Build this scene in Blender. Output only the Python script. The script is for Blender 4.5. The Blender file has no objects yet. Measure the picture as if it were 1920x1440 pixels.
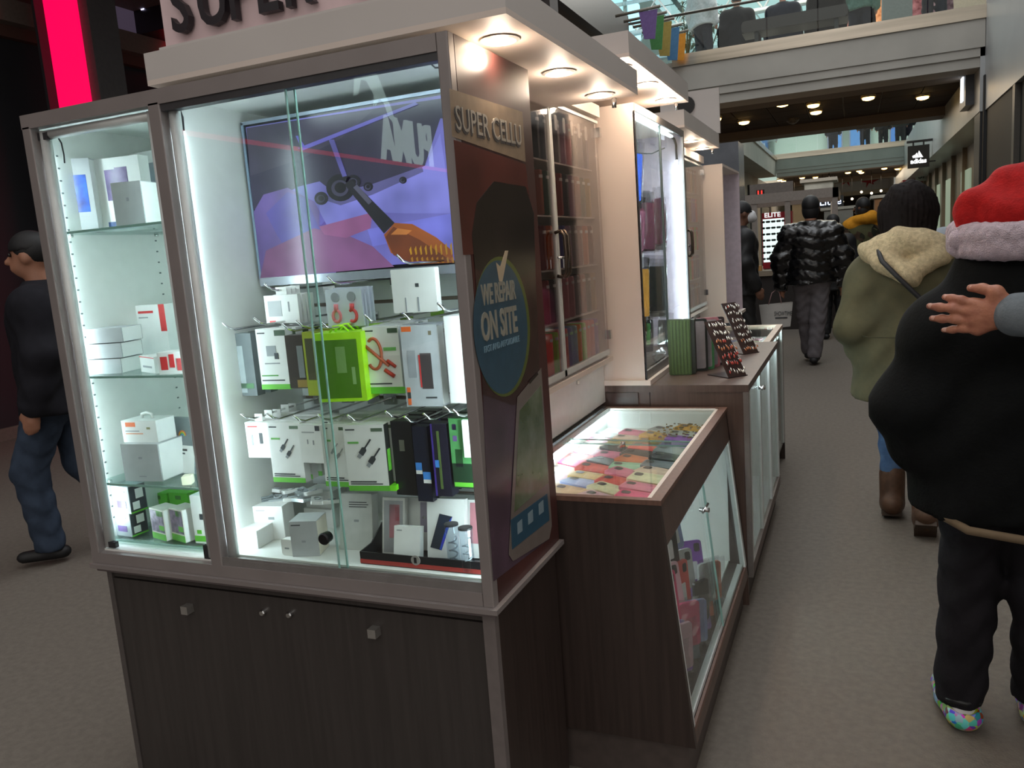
import bpy, bmesh, math, random
import numpy as np
from mathutils import Vector, Matrix
random.seed(7); PI = math.pi
S = bpy.context.scene; C = S.collection
# ---------------------------------------------------------------- camera
H = 1.45; F = 1506.0
def nrm(v): v = np.array(v, float); return v / np.linalg.norm(v)
cY = nrm([640, 290, -F]); cX = np.array([3534., 21., F]); cX = nrm(cX - cX @ cY * cY); cZ = np.cross(cX, cY)
RC = np.array([cX, cY, cZ])
cam = bpy.data.cameras.new('camera'); co = bpy.data.objects.new('camera', cam); C.objects.link(co)
cam.sensor_width = 36; cam.lens = 36 * F / 1920; cam.clip_start = .02; cam.clip_end = 300
co.matrix_world = Matrix([list(RC[0]) + [0], list(RC[1]) + [0], list(RC[2]) + [H], [0, 0, 0, 1]])
S.camera = co
def W(u, v, ax, val):
    """photo point -> world point on the real plane ax = val"""
    d = RC @ np.array([u - 960, 720 - v, -F]); i = 'xyz'.index(ax); o = np.array([0, 0, H]); t = (val - o[i]) / d[i]
    return o + t * d
# ---------------------------------------------------------------- world, light, exposure
w = bpy.data.worlds.new('world'); S.world = w; w.use_nodes = True
w.node_tree.nodes['Background'].inputs[0].default_value = (1, .95, .90, 1)
w.node_tree.nodes['Background'].inputs[1].default_value = .52
S.view_settings.view_transform = 'Standard'; S.view_settings.look = 'None'
S.view_settings.exposure = 0.22; S.view_settings.gamma = 1; S.view_settings.use_curve_mapping = False
def area(name, loc, size, power, col=(1, .9, .78), rot=(0, 0, 0)):
    l = bpy.data.lights.new(name, 'AREA'); l.shape = 'RECTANGLE'; l.size, l.size_y = size; l.energy = power; l.color = col
    o = bpy.data.objects.new(name, l); C.objects.link(o); o.location = loc; o.rotation_euler = rot; return o
area('skylight_lamp', (-.5, 7, 8.6), (3, 14), 300, (.9, .95, 1))
area('shop_light', (1.2, -3, 4.2), (3, 3), 50, (1, .93, .86))
area('under_bridge_lamp', (-.4, 16.4, 3.5), (3.4, 3.6), 60, (1, .82, .6))
area('under_bridge_lamp', (-.4, 36, 3.5), (4, 6), 160, (1, .82, .6))
area('upper_level_lamp', (-1, 17.5, 7.6), (6, 4), 480, (1, .95, .88))
area('upper_level_lamp', (-1, 38, 7.6), (8, 8), 1100, (1, .95, .88))
# ---------------------------------------------------------------- materials
def lin(c): c = c / 255; return c / 12.92 if c <= .04045 else ((c + .055) / 1.055) ** 2.4
def rgb(c): return (lin(c[0]), lin(c[1]), lin(c[2]), 1)
MC = {}
def mat(c, r=.5, m=0, em=0, var=.06, sc=30, bump=0, kind=None, coat=0, c2=None):
    key = (tuple(c), r, m, em, var, sc, bump, kind, coat, c2)
    if key in MC: return MC[key]
    M = bpy.data.materials.new('surface'); M.use_nodes = True; N = M.node_tree.nodes; Lk = M.node_tree.links
    b = N['Principled BSDF']; b.inputs['Roughness'].default_value = r; b.inputs['Metallic'].default_value = m
    b.inputs['Coat Weight'].default_value = coat; b.inputs['Coat Roughness'].default_value = .15
    if em:
        b.inputs['Base Color'].default_value = (.02, .02, .02, 1); b.inputs['Emission Color'].default_value = rgb(c); b.inputs['Emission Strength'].default_value = em
        b.inputs['Roughness'].default_value = max(r, .1)
        if c2:
            tc = N.new('ShaderNodeTexCoord'); n = N.new('ShaderNodeTexNoise'); n.inputs['Scale'].default_value = sc; n.inputs['Detail'].default_value = 2; Lk.new(tc.outputs['Object'], n.inputs[0])
            mx = N.new('ShaderNodeMix'); mx.data_type = 'RGBA'; mx.inputs[6].default_value = rgb(c); mx.inputs[7].default_value = rgb(c2); rp = N.new('ShaderNodeMapRange'); rp.inputs[1].default_value = .38; rp.inputs[2].default_value = .62
            Lk.new(n.outputs['Fac'], rp.inputs[0]); Lk.new(rp.outputs[0], mx.inputs[0]); Lk.new(mx.outputs[2], b.inputs['Emission Color'])
        MC[key] = M; return M
    tc = N.new('ShaderNodeTexCoord')
    mp = N.new('ShaderNodeMapping'); Lk.new(tc.outputs['Object'], mp.inputs[0])
    if r >= .74: b.inputs['Specular IOR Level'].default_value = .15
    if kind == 'wood': mp.inputs['Scale'].default_value = (14, 14, .6)
    if kind == 'cloth': mp.inputs['Scale'].default_value = (1, 1, 1)
    if kind == 'brushed': mp.inputs['Scale'].default_value = (.25, 6, 6)
    n = N.new('ShaderNodeTexNoise'); n.inputs['Scale'].default_value = sc; n.inputs['Detail'].default_value = 4; Lk.new(mp.outputs[0], n.inputs[0])
    mx = N.new('ShaderNodeMix'); mx.data_type = 'RGBA'
    a = rgb(c); k = 1 - var * 2; bcol = rgb(c2) if c2 else (a[0] * k, a[1] * k, a[2] * k, 1)
    rp = N.new('ShaderNodeMapRange'); rp.inputs[1].default_value = .35; rp.inputs[2].default_value = .65; Lk.new(n.outputs['Fac'], rp.inputs[0])
    Lk.new(rp.outputs[0], mx.inputs[0]); mx.inputs[6].default_value = a; mx.inputs[7].default_value = bcol
    Lk.new(mx.outputs[2], b.inputs['Base Color'])
    if bump:
        bp = N.new('ShaderNodeBump'); bp.inputs['Strength'].default_value = bump; bp.inputs['Distance'].default_value = .004
        n2 = N.new('ShaderNodeTexNoise'); n2.inputs['Scale'].default_value = sc * 4; Lk.new(mp.outputs[0], n2.inputs[0])
        Lk.new(n2.outputs['Fac'], bp.inputs['Height']); Lk.new(bp.outputs[0], b.inputs['Normal'])
    if kind == 'camo':
        v = N.new('ShaderNodeTexVoronoi'); v.inputs['Scale'].default_value = sc; Lk.new(mp.outputs[0], v.inputs[0])
        cr = N.new('ShaderNodeValToRGB'); cr.color_ramp.interpolation = 'CONSTANT'
        cr.color_ramp.elements[0].color = rgb((45, 45, 35)); cr.color_ramp.elements[1].position = .3; cr.color_ramp.elements[1].color = rgb((85, 85, 60))
        e = cr.color_ramp.elements.new(.6); e.color = rgb((75, 60, 48)); e = cr.color_ramp.elements.new(.8); e.color = rgb((30, 32, 28))
        Lk.new(v.outputs['Color'], cr.inputs[0]); Lk.new(cr.outputs[0], b.inputs['Base Color'])
    if kind == 'patches':
        v = N.new('ShaderNodeTexVoronoi'); v.inputs['Scale'].default_value = sc; Lk.new(mp.outputs[0], v.inputs[0])
        hs = N.new('ShaderNodeHueSaturation'); hs.inputs['Saturation'].default_value = 1.1; hs.inputs['Value'].default_value = .75; Lk.new(v.outputs['Color'], hs.inputs['Color']); Lk.new(hs.outputs[0], b.inputs['Base Color'])
    MC[key] = M; return M
def glass(tint=(.93, .97, .95), gl=1.0, rough=0.0):
    key = ('g', tint, gl, rough)
    if key in MC: return MC[key]
    M = bpy.data.materials.new('glass'); M.use_nodes = True; N = M.node_tree.nodes; Lk = M.node_tree.links; N.clear()
    o = N.new('ShaderNodeOutputMaterial'); mx = N.new('ShaderNodeMixShader'); t = N.new('ShaderNodeBsdfTransparent'); g = N.new('ShaderNodeBsdfGlossy')
    t.inputs[0].default_value = (*tint, 1); g.inputs['Roughness'].default_value = rough
    f = N.new('ShaderNodeLayerWeight'); f.inputs[0].default_value = .5; pw = N.new('ShaderNodeMath'); pw.operation = 'POWER'; pw.inputs[1].default_value = 5; Lk.new(f.outputs['Facing'], pw.inputs[0])
    mu = N.new('ShaderNodeMath'); mu.operation = 'MULTIPLY_ADD'; mu.inputs[1].default_value = .6; mu.inputs[2].default_value = .035 * gl; mu.use_clamp = True; Lk.new(pw.outputs[0], mu.inputs[0])
    Lk.new(mu.outputs[0], mx.inputs[0]); Lk.new(t.outputs[0], mx.inputs[1]); Lk.new(g.outputs[0], mx.inputs[2]); Lk.new(mx.outputs[0], o.inputs[0])
    MC[key] = M; return M
GLASS = glass(); EDGE = mat((150, 186, 178), .15, var=.05); FILM = glass((.9, .92, .92), 2.2, .12)
WHITE = mat((225, 226, 222), .45, var=.02); BOXW = mat((232, 232, 230), .4, var=.03); BOXG = mat((176, 178, 180), .5, var=.04)
ALU = mat((150, 150, 152), .38, .75, var=.06, kind='brushed', sc=20); ALUG = mat((128, 124, 122), .5, .3, var=.06)
WOOD = mat((58, 47, 43), .42, var=.14, kind='wood', sc=5); WOODL = mat((112, 82, 70), .45, var=.12, kind='wood', sc=6); WOODT = mat((92, 74, 66), .4, var=.12, kind='wood', sc=5)
CREAM = mat((214, 200, 190), .55, var=.03, sc=3); CANOPY = mat((196, 190, 186), .55, var=.03, sc=3)
BLACK = mat((22, 22, 24), .45); DARK = mat((45, 45, 48), .5); CHROME = mat((215, 215, 215), .15, 1)
LED = mat((228, 246, 255), em=26); PLASTER = mat((178, 174, 166), .8, var=.05, sc=2)
SKIN = mat((172, 122, 98), .5, var=.08, sc=12); SKIN2 = mat((120, 84, 66), .5, var=.08, sc=12)
def col(*c, r=.5): return mat(c, r)
# ---------------------------------------------------------------- mesh builder
class MB:
    def __init__(s): s.v = []; s.f = []; s.mi = []; s.ms = []; s.sm = []
    def mid(s, m):
        if m not in s.ms: s.ms.append(m)
        return s.ms.index(m)
    def add(s, vs, fs, m, M=None, smooth=False):
        b = len(s.v); k = s.mid(m)
        for p in vs:
            if M is not None: p = M @ Vector(p)
            s.v.append(tuple(p))
        for f in fs: s.f.append([b + i for i in f]); s.mi.append(k); s.sm.append(smooth)
        return s
    def box(s, x0, x1, y0, y1, z0, z1, m, M=None):
        if x0 > x1: x0, x1 = x1, x0
        if y0 > y1: y0, y1 = y1, y0
        if z0 > z1: z0, z1 = z1, z0
        vs = [(x0, y0, z0), (x1, y0, z0), (x1, y1, z0), (x0, y1, z0), (x0, y0, z1), (x1, y0, z1), (x1, y1, z1), (x0, y1, z1)]
        return s.add(vs, [(0, 3, 2, 1), (4, 5, 6, 7), (0, 1, 5, 4), (1, 2, 6, 5), (2, 3, 7, 6), (3, 0, 4, 7)], m, M)
    def rbox(s, x0, x1, y0, y1, z0, z1, m, r=.004, M=None, ax='y', n=3):
        """box with rounded corners in the plane across ax"""
        if x0 > x1: x0, x1 = x1, x0
        if y0 > y1: y0, y1 = y1, y0
        if z0 > z1: z0, z1 = z1, z0
        if ax == 'y': a0, a1, b0, b1, c0, c1 = x0, x1, z0, z1, y0, y1
        elif ax == 'z': a0, a1, b0, b1, c0, c1 = x0, x1, y0, y1, z0, z1
        else: a0, a1, b0, b1, c0, c1 = y0, y1, z0, z1, x0, x1
        P = []
        for cx, cy, t0 in ((a1 - r, b1 - r, 0), (a0 + r, b1 - r, 90), (a0 + r, b0 + r, 180), (a1 - r, b0 + r, 270)):
            for i in range(n + 1):
                t = math.radians(t0 + 90 * i / n); P.append((cx + r * math.cos(t), cy + r * math.sin(t)))
        return s.ext(P, c0, c1, m, ax, M)
    def ext(s, P, c0, c1, m, ax='y', M=None):
        n = len(P); vs = []
        for c in (c0, c1):
            for a, b in P: vs.append({'y': (a, c, b), 'z': (a, b, c), 'x': (c, a, b)}[ax])
        fs = [list(range(n))[::-1], list(range(n, 2 * n))] + [(i, (i + 1) % n, n + (i + 1) % n, n + i) for i in range(n)]
        if ax == 'y': fs = [list(f)[::-1] for f in fs]
        return s.add(vs, fs, m, M)
    def tube(s, pts, r, m, n=8, M=None, cap=True):
        pts = [Vector(p) for p in pts]; rs = r if isinstance(r, (list, tuple)) else [r] * len(pts); vs = []; up = None
        for i, p in enumerate(pts):
            d = (pts[min(i + 1, len(pts) - 1)] - pts[max(i - 1, 0)]).normalized()
            if up is None: up = d.orthogonal().normalized()
            a = up - up.dot(d) * d; a = a.normalized() if a.length > 1e-6 else d.orthogonal().normalized(); up = a; b = d.cross(a)
            for k in range(n): t = 2 * PI * k / n; vs.append(p + rs[i] * (math.cos(t) * a + math.sin(t) * b))
        fs = [(i * n + k, i * n + (k + 1) % n, (i + 1) * n + (k + 1) % n, (i + 1) * n + k) for i in range(len(pts) - 1) for k in range(n)]
        s.add(vs, fs, m, M, True)
        if cap:
            L = len(pts) - 1; b = len(s.v) - len(vs); k = s.mid(m)
            s.f.append([b + i for i in range(n)][::-1]); s.mi.append(k); s.sm.append(False); s.f.append([b + L * n + i for i in range(n)]); s.mi.append(k); s.sm.append(False)
        return s
    def lathe(s, prof, c, m, n=16, M=None, ax='z'):
        vs = []
        for r, h in prof:
            for k in range(n):
                t = 2 * PI * k / n; a, b = r * math.cos(t), r * math.sin(t)
                vs.append({'z': (c[0] + a, c[1] + b, c[2] + h), 'y': (c[0] + a, c[1] + h, c[2] + b), 'x': (c[0] + h, c[1] + a, c[2] + b)}[ax])
        fs = [(i * n + k, i * n + (k + 1) % n, (i + 1) * n + (k + 1) % n, (i + 1) * n + k) for i in range(len(prof) - 1) for k in range(n)]
        fs += [list(range(n))[::-1], list(range((len(prof) - 1) * n, len(prof) * n))]
        return s.add(vs, fs, m, M, False)
    def ell(s, c, r, m, n=12, M=None):
        vs = []; fs = []
        for i in range(n + 1):
            a = PI * i / n
            for k in range(n): t = 2 * PI * k / n; vs.append((c[0] + r[0] * math.sin(a) * math.cos(t), c[1] + r[1] * math.sin(a) * math.sin(t), c[2] + r[2] * math.cos(a)))
        fs = [(i * n + k, (i + 1) * n + k, (i + 1) * n + (k + 1) % n, i * n + (k + 1) % n) for i in range(n) for k in range(n)]
        return s.add(vs, fs, m, M, True)
    def text(s, body, M, size, m, ext=.001, off=0, align='LEFT', sx=1, shear=0):
        cu = bpy.data.curves.new('t', 'FONT'); cu.body = body; cu.size = size; cu.extrude = ext; cu.offset = off; cu.align_x = align; cu.resolution_u = 3; cu.shear = shear
        o = bpy.data.objects.new('t', cu); C.objects.link(o); dg = bpy.context.evaluated_depsgraph_get(); dg.update()
        me = bpy.data.meshes.new_from_object(o.evaluated_get(dg)); sc = Matrix.Diagonal((sx, 1, 1, 1))
        s.add([sc @ v.co for v in me.vertices], [list(p.vertices) for p in me.polygons], m, M)
        bpy.data.objects.remove(o); bpy.data.curves.remove(cu); bpy.data.meshes.remove(me); return s
    def build(s, name, parent=None, kind=None, label=None, cat=None, group=None, loc=None, bevel=0):
        off = Vector((0, 0, 0)); wl = None
        if loc is not None: wl = Vector(loc)
        me = bpy.data.meshes.new(name); sh = wl if (wl is not None) else (Vector(parent['_w']) if parent is not None and '_w' in parent else off)
        me.from_pydata([tuple(Vector(p) - sh) for p in s.v], [], s.f)
        for m in s.ms: me.materials.append(m)
        me.polygons.foreach_set('material_index', s.mi); me.polygons.foreach_set('use_smooth', s.sm)
        me.update()
        return link(name, me, parent, kind, label, cat, group, wl if parent is None else None)
def link(name, me, parent=None, kind=None, label=None, cat=None, group=None, loc=None):
    o = bpy.data.objects.new(name, me); C.objects.link(o)
    if loc is not None: o.location = loc
    if parent is not None:
        o.parent = parent
        if '_w' in parent: o['_w'] = list(parent['_w'])
    elif loc is not None and me is not None: o['_w'] = list(loc)
    if kind: o['kind'] = kind
    if label: o['label'] = label
    if cat: o['category'] = cat
    if group: o['group'] = group
    return o
def thing(name, label, cat, loc=(0, 0, 0), rz=0, group=None, world=False):
    """Empty at the thing's base. world=True: parts are given in world coordinates and shifted"""
    o = link(name, None, None, None, label, cat, group, loc); o.rotation_euler = (0, 0, rz)
    if world: o['_w'] = list(loc)
    return o
def dup(o, label=None, loc=None, rot=None, scale=None, group=None):
    r = o.copy(); C.objects.link(r)
    for ch in list(o.children):
        c = ch.copy(); C.objects.link(c); c.parent = r
        for g in ch.children: d = g.copy(); C.objects.link(d); d.parent = c
    if label: r['label'] = label
    if loc is not None: r.location = loc
    if rot is not None: r.rotation_euler = rot
    if scale is not None: r.scale = scale
    if group: r['group'] = group
    return r
def struct(name, mb, parent=None, loc=None): return mb.build(name, parent, 'structure' if parent is None else None, loc=loc)
def TX(x, y, z, rx=90, rz=0): return Matrix.Translation((x, y, z)) @ Matrix.Rotation(math.radians(rz), 4, 'Z') @ Matrix.Rotation(math.radians(rx), 4, 'X')
def RZ(x, y, z, deg, rx=0, ry=0): return Matrix.Translation((x, y, z)) @ Matrix.Rotation(math.radians(deg), 4, 'Z') @ Matrix.Rotation(math.radians(rx), 4, 'X') @ Matrix.Rotation(math.radians(ry), 4, 'Y')
# ---------------------------------------------------------------- implicit surfaces for bodies and cloth
def cone(a, b, r1, r2=None, flat=(1, 1, 1)): return ('c', np.array(a, float), np.array(b, float), r1, r1 if r2 is None else r2, np.array(flat, float))
def ellp(c, r, rot=None): return ('e', np.array(c, float), np.array(r, float), rot)
def sdf(p, q):
    if q[0] == 'c':
        f = q[5]; a = q[1] * f; b = q[2] * f; x = p * f - a; d = b - a; L = max(d @ d, 1e-12); t = np.clip((x @ d) / L, 0, 1)
        return (np.linalg.norm(x - t[..., None] * d, axis=-1) - (q[3] + (q[4] - q[3]) * t))
    x = p - q[1]
    if q[3] is not None: x = x @ np.array(q[3])
    r = q[2]; k = np.linalg.norm(x / r, axis=-1)
    return (k - 1) * min(r) * .9 if False else k * (k - 1) / np.maximum(np.linalg.norm(x / r ** 2, axis=-1), 1e-6)
def sdmesh(prims, res, k=.03, cut=(), disp=None, cuts=None, pad=.03):
    lo = np.array([9e9] * 3); hi = -lo
    for q in prims:
        if q[0] == 'c':
            r = max(q[3], q[4]) / np.minimum(q[5], 1)
            for e in (q[1], q[2]): lo = np.minimum(lo, e - r); hi = np.maximum(hi, e + r)
        else: r = max(q[2]); lo = np.minimum(lo, q[1] - r); hi = np.maximum(hi, q[1] + r)
    lo -= pad; hi += pad; n = np.ceil((hi - lo) / res).astype(int) + 1
    g = np.stack(np.meshgrid(*[lo[i] + res * np.arange(n[i]) for i in range(3)], indexing='ij'), -1)
    D = None
    for q in prims:
        d = sdf(g, q)
        if D is None: D = d
        else: h = np.clip(.5 + .5 * (d - D) / k, 0, 1); D = d * (1 - h) + D * h - k * h * (1 - h) if False else np.minimum(D, d) - np.maximum(k - np.abs(D - d), 0) ** 2 / (4 * k)
    if disp is not None: D = D + disp(g)
    for q in cut: D = np.maximum(D, -sdf(g, q))
    if cuts is not None: D = np.maximum(D, cuts(g))
    D[0] = D[-1] = 1; D[:, 0] = D[:, -1] = 1; D[:, :, 0] = D[:, :, -1] = 1
    ins = D < 0; V = np.zeros(tuple(n - 1) + (3,)); cnt = np.zeros(tuple(n - 1)); nx, ny, nz = n
    cr = [(0, 0, 0), (1, 0, 0), (0, 1, 0), (1, 1, 0), (0, 0, 1), (1, 0, 1), (0, 1, 1), (1, 1, 1)]
    sl = lambda A, c: A[c[0]:nx - 1 + c[0], c[1]:ny - 1 + c[1], c[2]:nz - 1 + c[2]]
    for i in range(8):
        for a in range(3):
            if not cr[i][a]:
                j = list(cr[i]); j[a] = 1; j = tuple(j); A = sl(D, cr[i]); B = sl(D, j); x = (A < 0) != (B < 0)
                t = np.where(x, A / np.where(x, A - B, 1), 0); cnt += x
                for e in range(3): V[..., e] += np.where(x, cr[i][e] + (t if e == a else 0), 0)
    ok = cnt > 0; idx = -np.ones(ok.shape, int); idx[ok] = np.arange(ok.sum())
    I = np.argwhere(ok); P = lo + res * (I + V[ok] / cnt[ok][:, None]); fs = []
    for a in range(3):
        b, c = (a + 1) % 3, (a + 2) % 3
        A = D; s0 = [slice(None)] * 3; s1 = [slice(None)] * 3; s0[a] = slice(0, n[a] - 1); s1[a] = slice(1, n[a])
        X = (ins[tuple(s0)] != ins[tuple(s1)]); E = np.argwhere(X); E = E[(E[:, b] > 0) & (E[:, c] > 0)]
        if len(E) == 0: continue
        fl = ins[tuple(s0)][tuple(E.T)]
        def id_(db, dc): e = E.copy(); e[:, b] -= db; e[:, c] -= dc; return idx[tuple(e.T)]
        Q = np.stack([id_(1, 1), id_(0, 1), id_(0, 0), id_(1, 0)], 1); Q[~fl] = Q[~fl][:, ::-1]; fs.append(Q)
    return P, np.concatenate(fs)
def sdobj(name, prims, res, m, parent=None, **kw):
    lab = kw.pop('label', None); kk = {x: kw.pop(x) for x in ('cat', 'group', 'loc') if x in kw}
    P, Q = sdmesh(prims, res, **kw)
    if kk.get('loc') is not None: P = P - np.array(kk['loc'])
    elif parent is not None and '_w' in parent: P = P - np.array(parent['_w'])
    me = bpy.data.meshes.new(name); me.from_pydata(P.tolist(), [], Q.tolist()); me.materials.append(m)
    me.polygons.foreach_set('use_smooth', [True] * len(me.polygons)); me.update()
    return link(name, me, parent, None, lab, kk.get('cat'), kk.get('group'), kk.get('loc'))
# ================================================================ the setting
CARPET = mat((116, 109, 101), .95, var=.07, sc=38, bump=.8)
m = MB(); m.box(-14, 12, -8, 75, -.05, 0, CARPET); struct('floor', m)
# left side of the mall: dark shop front with a brown bulkhead above
DKGL = mat((44, 46, 52), .6, var=.1, sc=1)
m = MB(); m.box(-8.1, -7.8, -3, 13, 0, 3.95, DKGL); m.box(-8.1, -7.72, -3, 13, 3.95, 7, mat((98, 66, 58), .7, var=.1, sc=.8)); m.box(-8.1, -7.76, -3, 13, 0, .12, mat((120, 112, 104), .5)); struct('wall_left', m)
m = MB(); m.box(-7.8, -3.3, 9.6, 9.9, 0, 7, mat((66, 58, 56), .7, var=.1, sc=1)); struct('wall_left', m)
# red lit column beside that shop front, and a lit lintel
m = MB(); RED = mat((255, 0, 80), em=1.05)
a = W(80, 0, 'y', 6); b = W(135, 0, 'y', 6); cx = (W(110, 195, 'y', 6)[0] + W(164, 195, 'y', 6)[0]) / 2; wd = (W(164, 195, 'y', 6)[0] - W(110, 195, 'y', 6)[0])
th = thing('light_column', 'tall glowing red column rising behind the left end of the big display case', 'light', (cx, 6, 0), world=True)
m = MB(); m.box(cx - wd / 2, cx + wd / 2, 6, 6.06, .05, 5.2, RED); m.build('light_panel', th)
m = MB(); m.box(cx - wd / 2 + .1, cx + wd / 2 + .12, 6.06, 6.4, 0, 5.25, mat((92, 88, 90), .5)); m.box(cx - wd / 2 - .04, cx - wd / 2 - .005, 5.9, 6.06, 0, 5.25, mat((52, 52, 56), .6)); m.build('column_frame_and_baffle', th)  # left flange is an added baffle keeping the red glow off the wall
m = MB(); p = W(70, 75, 'y', 8.3); q = W(0, 55, 'y', 6.2); m.box(-9.0, -7.6, 3, 7.9, q[2] - .1, q[2] + .12, mat((122, 112, 104), .5)); m.box(-7.62, -7.5, 7.9, 8.1, q[2] - .14, q[2] + .2, mat((255, 30, 60), em=.9)); struct('trim_1', m)
m = MB(); p = W(262, 20, 'y', 7.5); m.box(p[0] - .6, p[0] + .55, 7.5, 7.9, p[2] - .25, p[2] + 1.1, BLACK)
m.text('W', TX(p[0] - .16, 7.49, p[2] + .02), .75, mat((215, 210, 255), em=2.5), off=.02)
m.build('shop_sign', label='black hanging shop sign with a lit white letter, above the left end of the canopy', cat='sign', loc=(p[0], 7.6, p[2] - .25))
p = W(190, 0, 'x', -7.7); m = MB(); m.box(-7.72, -7.66, p[1] - .8, p[1] + .9, p[2] - .35, p[2] + .8, mat((150, 130, 160), em=.12)); m.build('wall_screen', label='dim purplish screen high on the brown wall above the left end of the kiosk', cat='screen', loc=(-7.7, p[1], p[2] - .35))
# right side: light bulkhead, black pilasters, beige shop front
BULK = mat((172, 174, 174), .35, var=.04, sc=2)
m = MB(); m.box(1.72, 3.2, 2, 13.6, 2.97, 6.2, BULK); m.box(1.66, 3.2, 13.6, 32.4, 2.97, 4.3, BULK); m.box(1.66, 3.2, 32.4, 60, 2.97, 4.3, BULK)
m.box(2.0, 3.2, 2, 13.6, 2.9, 2.97, mat((140, 112, 84), .6)); struct('trim_2', m)
m = MB(); BE = mat((150, 134, 112), .45, var=.12, sc=1.5)
m.box(2.2, 2.4, 2, 60, 0, 2.97, BE)
for y in np.arange(3, 58, 2.1): m.box(2.12, 2.2, y, y + .12, 0, 2.97, mat((128, 112, 92), .5))
for y in np.arange(19, 50, 3.2): m.box(2.17, 2.2, y, y + 1.5, .3, 2.5, mat((190, 210, 180), em=.35))
struct('wall_right', m)
yb0, yb1 = W(1893, 300, 'x', 1.8)[1], W(1797, 300, 'x', 1.8)[1]
m = MB(); m.box(1.78, 2.2, 9.2, 11.2, 0, 2.96, mat((26, 26, 23), .6)); m.box(1.74, 2.2, 11.35, 13.5, 0, 2.969, mat((22, 22, 22), .6)); m.box(1.70, 2.2, 13.5, 13.62, 0, 3.45, mat((22, 22, 22), .6)); m.box(1.72, 2.2, 11.2, 11.35, 0, 2.965, mat((74, 70, 64), .4)); m.box(1.67, 2.2, 13.62, 14.2, 0, 3.4, BLACK)
struct('pillar', m)
m = MB(); m.box(1.55, 2.2, 31, 33.5, 0, 2.97, mat((150, 30, 36), .5)); struct('pillar', m)
# bridges
STEEL = mat((214, 200, 180), .3, .8, var=.2, kind='brushed', sc=1.2); SOFF = mat((104, 90, 78), .7, var=.05, sc=2); CEILD = mat((62, 52, 48), .8, var=.08, sc=2)  # STEEL: strong streaks in the colour imitate reflections on the band
def downlight(x, y, z, grp, lab, e=9):
    th = thing('ceiling_downlight', lab, 'light', (x, y, z), group=grp)
    m = MB(); m.lathe([(.11, 0), (.12, -.01), (.12, -.07), (.10, -.07)], (0, 0, 0), mat((200, 180, 140), .4, .6), 14); m.build('trim_ring', th)
    m = MB(); m.lathe([(.07, -.06), (.10, -.075), (.09, -.10), (.04, -.115)], (0, 0, 0), mat((255, 205, 120), em=e), 14); m.build('lamp', th)
def bridge(y0, y1, xl, nm):
    m = MB(); m.box(xl, 1.72, y0, y1, 3.72, 4.3, PLASTER)
    m.box(xl, 1.715, y0 - .02, y0 + .5, 3.84, 4.29, PLASTER); m.box(xl + .002, 1.712, y0 + .03, y0 + .6, 3.58, 3.84, PLASTER)
    m.box(xl, 1.72, y1 - .7, y1, 3.52, 3.72, SOFF); m.box(xl, 1.72, y0 + .6, y0 + 1.3, 3.6, 3.72, SOFF)
    b = struct('walkway_bridge', m)
    nx = 7; ny = 5
    for i in range(nx):
        for j in range(ny):
            dx = (1.72 - xl) / nx; dy = (y1 - .7 - y0 - 1.3) / ny; m = MB(); x = xl + dx * i; y = y0 + 1.3 + dy * j
            m.box(x + .012, x + dx - .012, y + .012, y + dy - .012, 3.69, 3.72, CEILD); m.build('ceiling_panel', b)
    m = MB(); m.box(xl, 1.72, y0 - .045, y0 - .02, 4.22, 4.40, STEEL); m.build('steel_band', b)
    m = MB(); n = 6
    for i in range(n):
        x0 = xl + (1.72 - xl) * i / n; m.box(x0 + .01, x0 + (1.72 - xl) / n - .01, y0 - .03, y0 - .018, 4.40, 5.3, GLASS)
    m.build('glass_balustrade', b)
    m = MB(); m.tube([(xl - 1.4 if y0 < 20 else xl, y0 - .02, 5.0), (1.72, y0 - .02, 5.0)], .022, mat((110, 105, 100), .35, .8)); m.build('handrail', b)
bridge(13.6, 19.1, -2.66, 1); bridge(32.4, 39, -2.64, 2)
k = 0
for u, v, zz in ((1395, 228, 3.66), (1467, 194, 3.66), (1525, 196, 3.66), (1530, 209, 3.66), (1628, 182, 3.66), (1683, 160, 3.66), (1730, 181, 3.66), (1342, 222, 3.66)):
    p = W(u, v, 'z', zz); downlight(p[0], p[1], 3.72 if p[1] < 18.3 else 3.52, 'warm downlights under the near bridge', ('warm round downlight under the near upper bridge, ' + ('leftmost', 'second from left, over the kiosk', 'upper of the close pair', 'lower of the close pair', 'just right of the middle', 'nearest to the front edge', 'farthest right', 'half hidden behind the canopy sign')[k])); k += 1
k = 0
for u, v in ((1462, 337), (1469, 339), (1504, 333), (1529, 332), (1590, 323), (1611, 320), (1615, 323), (1658, 315), (1683, 316)):
    p = W(u, v, 'z', 3.66); downlight(p[0], min(p[1], 38), 3.72, 'warm downlights under the far bridge', 'small warm downlight under the far bridge, number %s from the left' % ('one', 'two', 'three', 'four', 'five', 'six', 'seven', 'eight', 'nine')[k]); k += 1
th = thing('smoke_dome', 'small dark ceiling dome under the near bridge left of the close pair of lights', 'dome', (W(1480, 213, 'z', 3.66)[0], 17.4, 3.69)); m = MB(); m.lathe([(.12, 0), (.12, -.04), (.07, -.09), (.02, -.11)], (0, 0, 0), mat((70, 64, 60), .4), 14); m.build('dome', th)
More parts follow.
